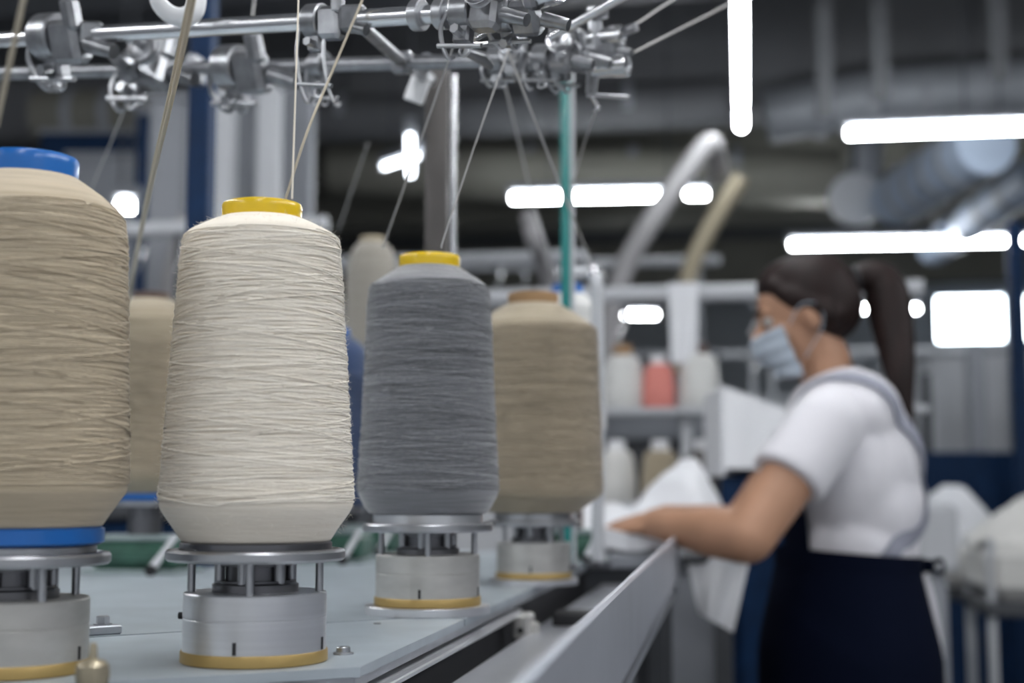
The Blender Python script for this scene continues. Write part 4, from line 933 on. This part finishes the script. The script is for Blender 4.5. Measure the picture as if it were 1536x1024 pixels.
# left background: upright panels, shelving, pale box
def panel(px0, px1, y0, y1, d, m, label, name='upright_panel', cat='panel', dep=.08, group='upright panels behind the creel', toground=True):
    a = P(px0, y0, d); b = P(px1, y0, d); zt_ = a.z; zb = 0 if toground else P(px0, y1, d).z
    o = thing(name, ((a.x + b.x) / 2, d, zb), label, cat, group)
    MB().box(((a.x + b.x) / 2, d + dep / 2, (zt_ + zb) / 2), (b.x - a.x, dep, zt_ - zb), None, .01).build('sheet', m, o, 0)
    MB().box(((a.x + b.x) / 2, d + dep / 2, zt_ + .012), (b.x - a.x + .02, dep + .02, .024), None, .004).build('cap_rail', 'grey_paint', o, 0)
    return o
panel(322, 352, 128, 0, 5.0, 'grey_light', 'pale upright panel just right of the navy post')
panel(386, 420, 128, 0, 5.0, 'grey_light', 'pale upright panel left of the cream thread')
panel(352, 386, 120, 0, 5.2, 'grey_paint', 'grey recessed panel between the two pale panels')
panel(420, 470, 130, 0, 5.4, 'grey_paint', 'grey panel behind the cream thread')
panel(225, 280, 150, 0, 5.2, 'grey_paint', 'grey panel left of the navy post')
panel(100, 205, 235, 0, 6.4, 'grey_paint', 'wide grey panel behind the big tan cone')
panel(205, 222, 170, 0, 6.0, 'navy_paint', 'narrow navy upright beside the short left lamp')
panel(60, 230, 200, 0, 7.2, 'navy_paint', 'dark navy screen above the wide grey panel')
# mid-left clutter
m2c = P(330, 500, 6.5)
bg_machine(Vector((P(560, 600, 6.1).x, 6.1, 0)), 1.8, .6, 1.2, 'dark knitting machine far behind the grey cone', 'grey_dark', 'grey_dark', 4, True, 2.15)
bg_machine(Vector((P(660, 600, 8).x, 8.2, 0)), 3.2, .6, 1.6, 'long knitting machine row behind the handle rail', 'grey_paint', 'grey_dark', 5, True, 2.45)
bg_machine(Vector((P(225, 600, 4.4).x, 4.5, 0)), 1.0, .5, 1.25, 'dark knitting machine behind the left cones', 'grey_dark', 'navy_paint', 3, True, 2.0)
bg_machine(Vector((P(1150, 600, 9).x, 9.5, 0)), 2.6, .6, 1.45, 'far knitting machine between the hoses and the woman', 'grey_light', 'grey_paint', 5, True, 2.05)
bg_machine(Vector((P(1450, 600, 10).x, 10.8, 0)), 2.6, .6, 1.5, 'far knitting machine below the bright windows', 'grey_light', 'grey_paint', 5, True, 2.2)
# right background: navy frame, pale cabinets, bins of fabric
def upright(px, d, y0, m, label, w_=.09):
    q = P(px, y0, d); o = thing('steel_post', (q.x, q.y, 0), label, 'post', 'steel posts at the right')
    MB().box((q.x, q.y, q.z / 2), (w_, w_, q.z), DM, .004).build('square_tube', m, o, 0); MB().box((q.x, q.y, .01), (w_ * 2, w_ * 2, .02), DM).build('base_plate', m, o, 0)
upright(1521, 7.0, 335, 'navy_paint', 'navy steel post at the right edge in front of the windows', .075)
upright(1462, 7.95, 515, 'grey_paint', 'grey steel post below the bright windows')
upright(1388, 8.0, 560, 'grey_dark', 'dark slim post just right of the ponytail', .05)
for px0, px1, y0, l in ((1398, 1448, 535, 'pale machine cabinet right of the ponytail'), (1474, 1512, 530, 'pale machine cabinet between the two right posts'), (1526, 1570, 525, 'pale machine cabinet at the right edge')):
    panel(px0, px1, y0, 0, 8.4, 'grey_light', l, 'machine_cabinet', 'cabinet', .5, 'pale cabinets at the right')
nf = thing('machine_housing', (P(1460, 700, 7.3).x, 7.3, 0), 'long dark navy machine housing at the right behind the fabric bins', 'machine housing')
a = P(1378, 678, 7.3); b = P(1570, 678, 7.3)
MB().box(((a.x + b.x) / 2, 7.45, a.z / 2), (b.x - a.x, .4, a.z), None, .01).build('casing', 'navy_paint', nf, 0)
MB().box(((a.x + b.x) / 2, 7.24, a.z * .6), (.16, .03, a.z * .6), None, .01).build('rib_cover', 'navy_paint', nf, 0)
def fab_bin(px, d, w_, ztop, label):
    q = P(px, 800, d); o = thing('fabric_bin', (q.x, q.y, 0), label, 'bin', 'white fabric bins at the right')
    b_ = MB(); h = ztop - .78
    b_.box((q.x, q.y, .78 + h / 2), (w_, .55, h), DM, .05); b_.build('sack', 'cloth_cream', o, 0)
    for sx in (-1, 1):
        for sy in (-1, 1):
            p = Vector((q.x, q.y, 0)) + N * (sx * w_ * .46) + D * (sy * .24); MB().cyl((p.x, p.y, .07), (p.x, p.y, ztop + .01), .016, n=10).build('frame_post', 'grey_light', o); MB().cyl((p.x - .02, p.y, .045), (p.x + .02, p.y, .045), .045, n=16).build('caster', 'black', o)
    MB().box((q.x, q.y, .755), (w_ * 1.02, .56, .05), DM, .01).build('deck', 'grey_dark', o, 0)
    MB().box((q.x, q.y, .22), (w_ * 1.02, .56, .04), DM, .01).build('lower_deck', 'grey_paint', o, 0)
    return q
q = fab_bin(1418, 5.6, .27, .93, 'fabric bin just right of the apron tie')
mound((q.x, q.y, .93), .14, .25, .19, 15, 'white fabric heap in the bin next to the woman', 'cloth', 'white fabric heaps', .4)
q = fab_bin(1572, 4.9, .50, .97, 'fabric bin at the right edge')
mound((q.x, q.y, .97), .23, .25, .14, 18, 'white fabric heap in the bin at the right edge', 'cloth_cream', 'white fabric heaps', 1.2)

# ------------------------------------------------------------------ light and colour
wd = bpy.data.worlds.new('world'); S.world = wd; wd.use_nodes = True
wd.node_tree.nodes['Background'].inputs['Color'].default_value = (.88, .93, 1.0, 1)
wd.node_tree.nodes['Background'].inputs['Strength'].default_value = .36
S.view_settings.view_transform = 'Standard'; S.view_settings.look = 'None'; S.view_settings.gamma = 1
S.view_settings.use_curve_mapping = False; S.view_settings.exposure = 0.55
S.cycles.use_denoising = True; S.cycles.max_bounces = 8
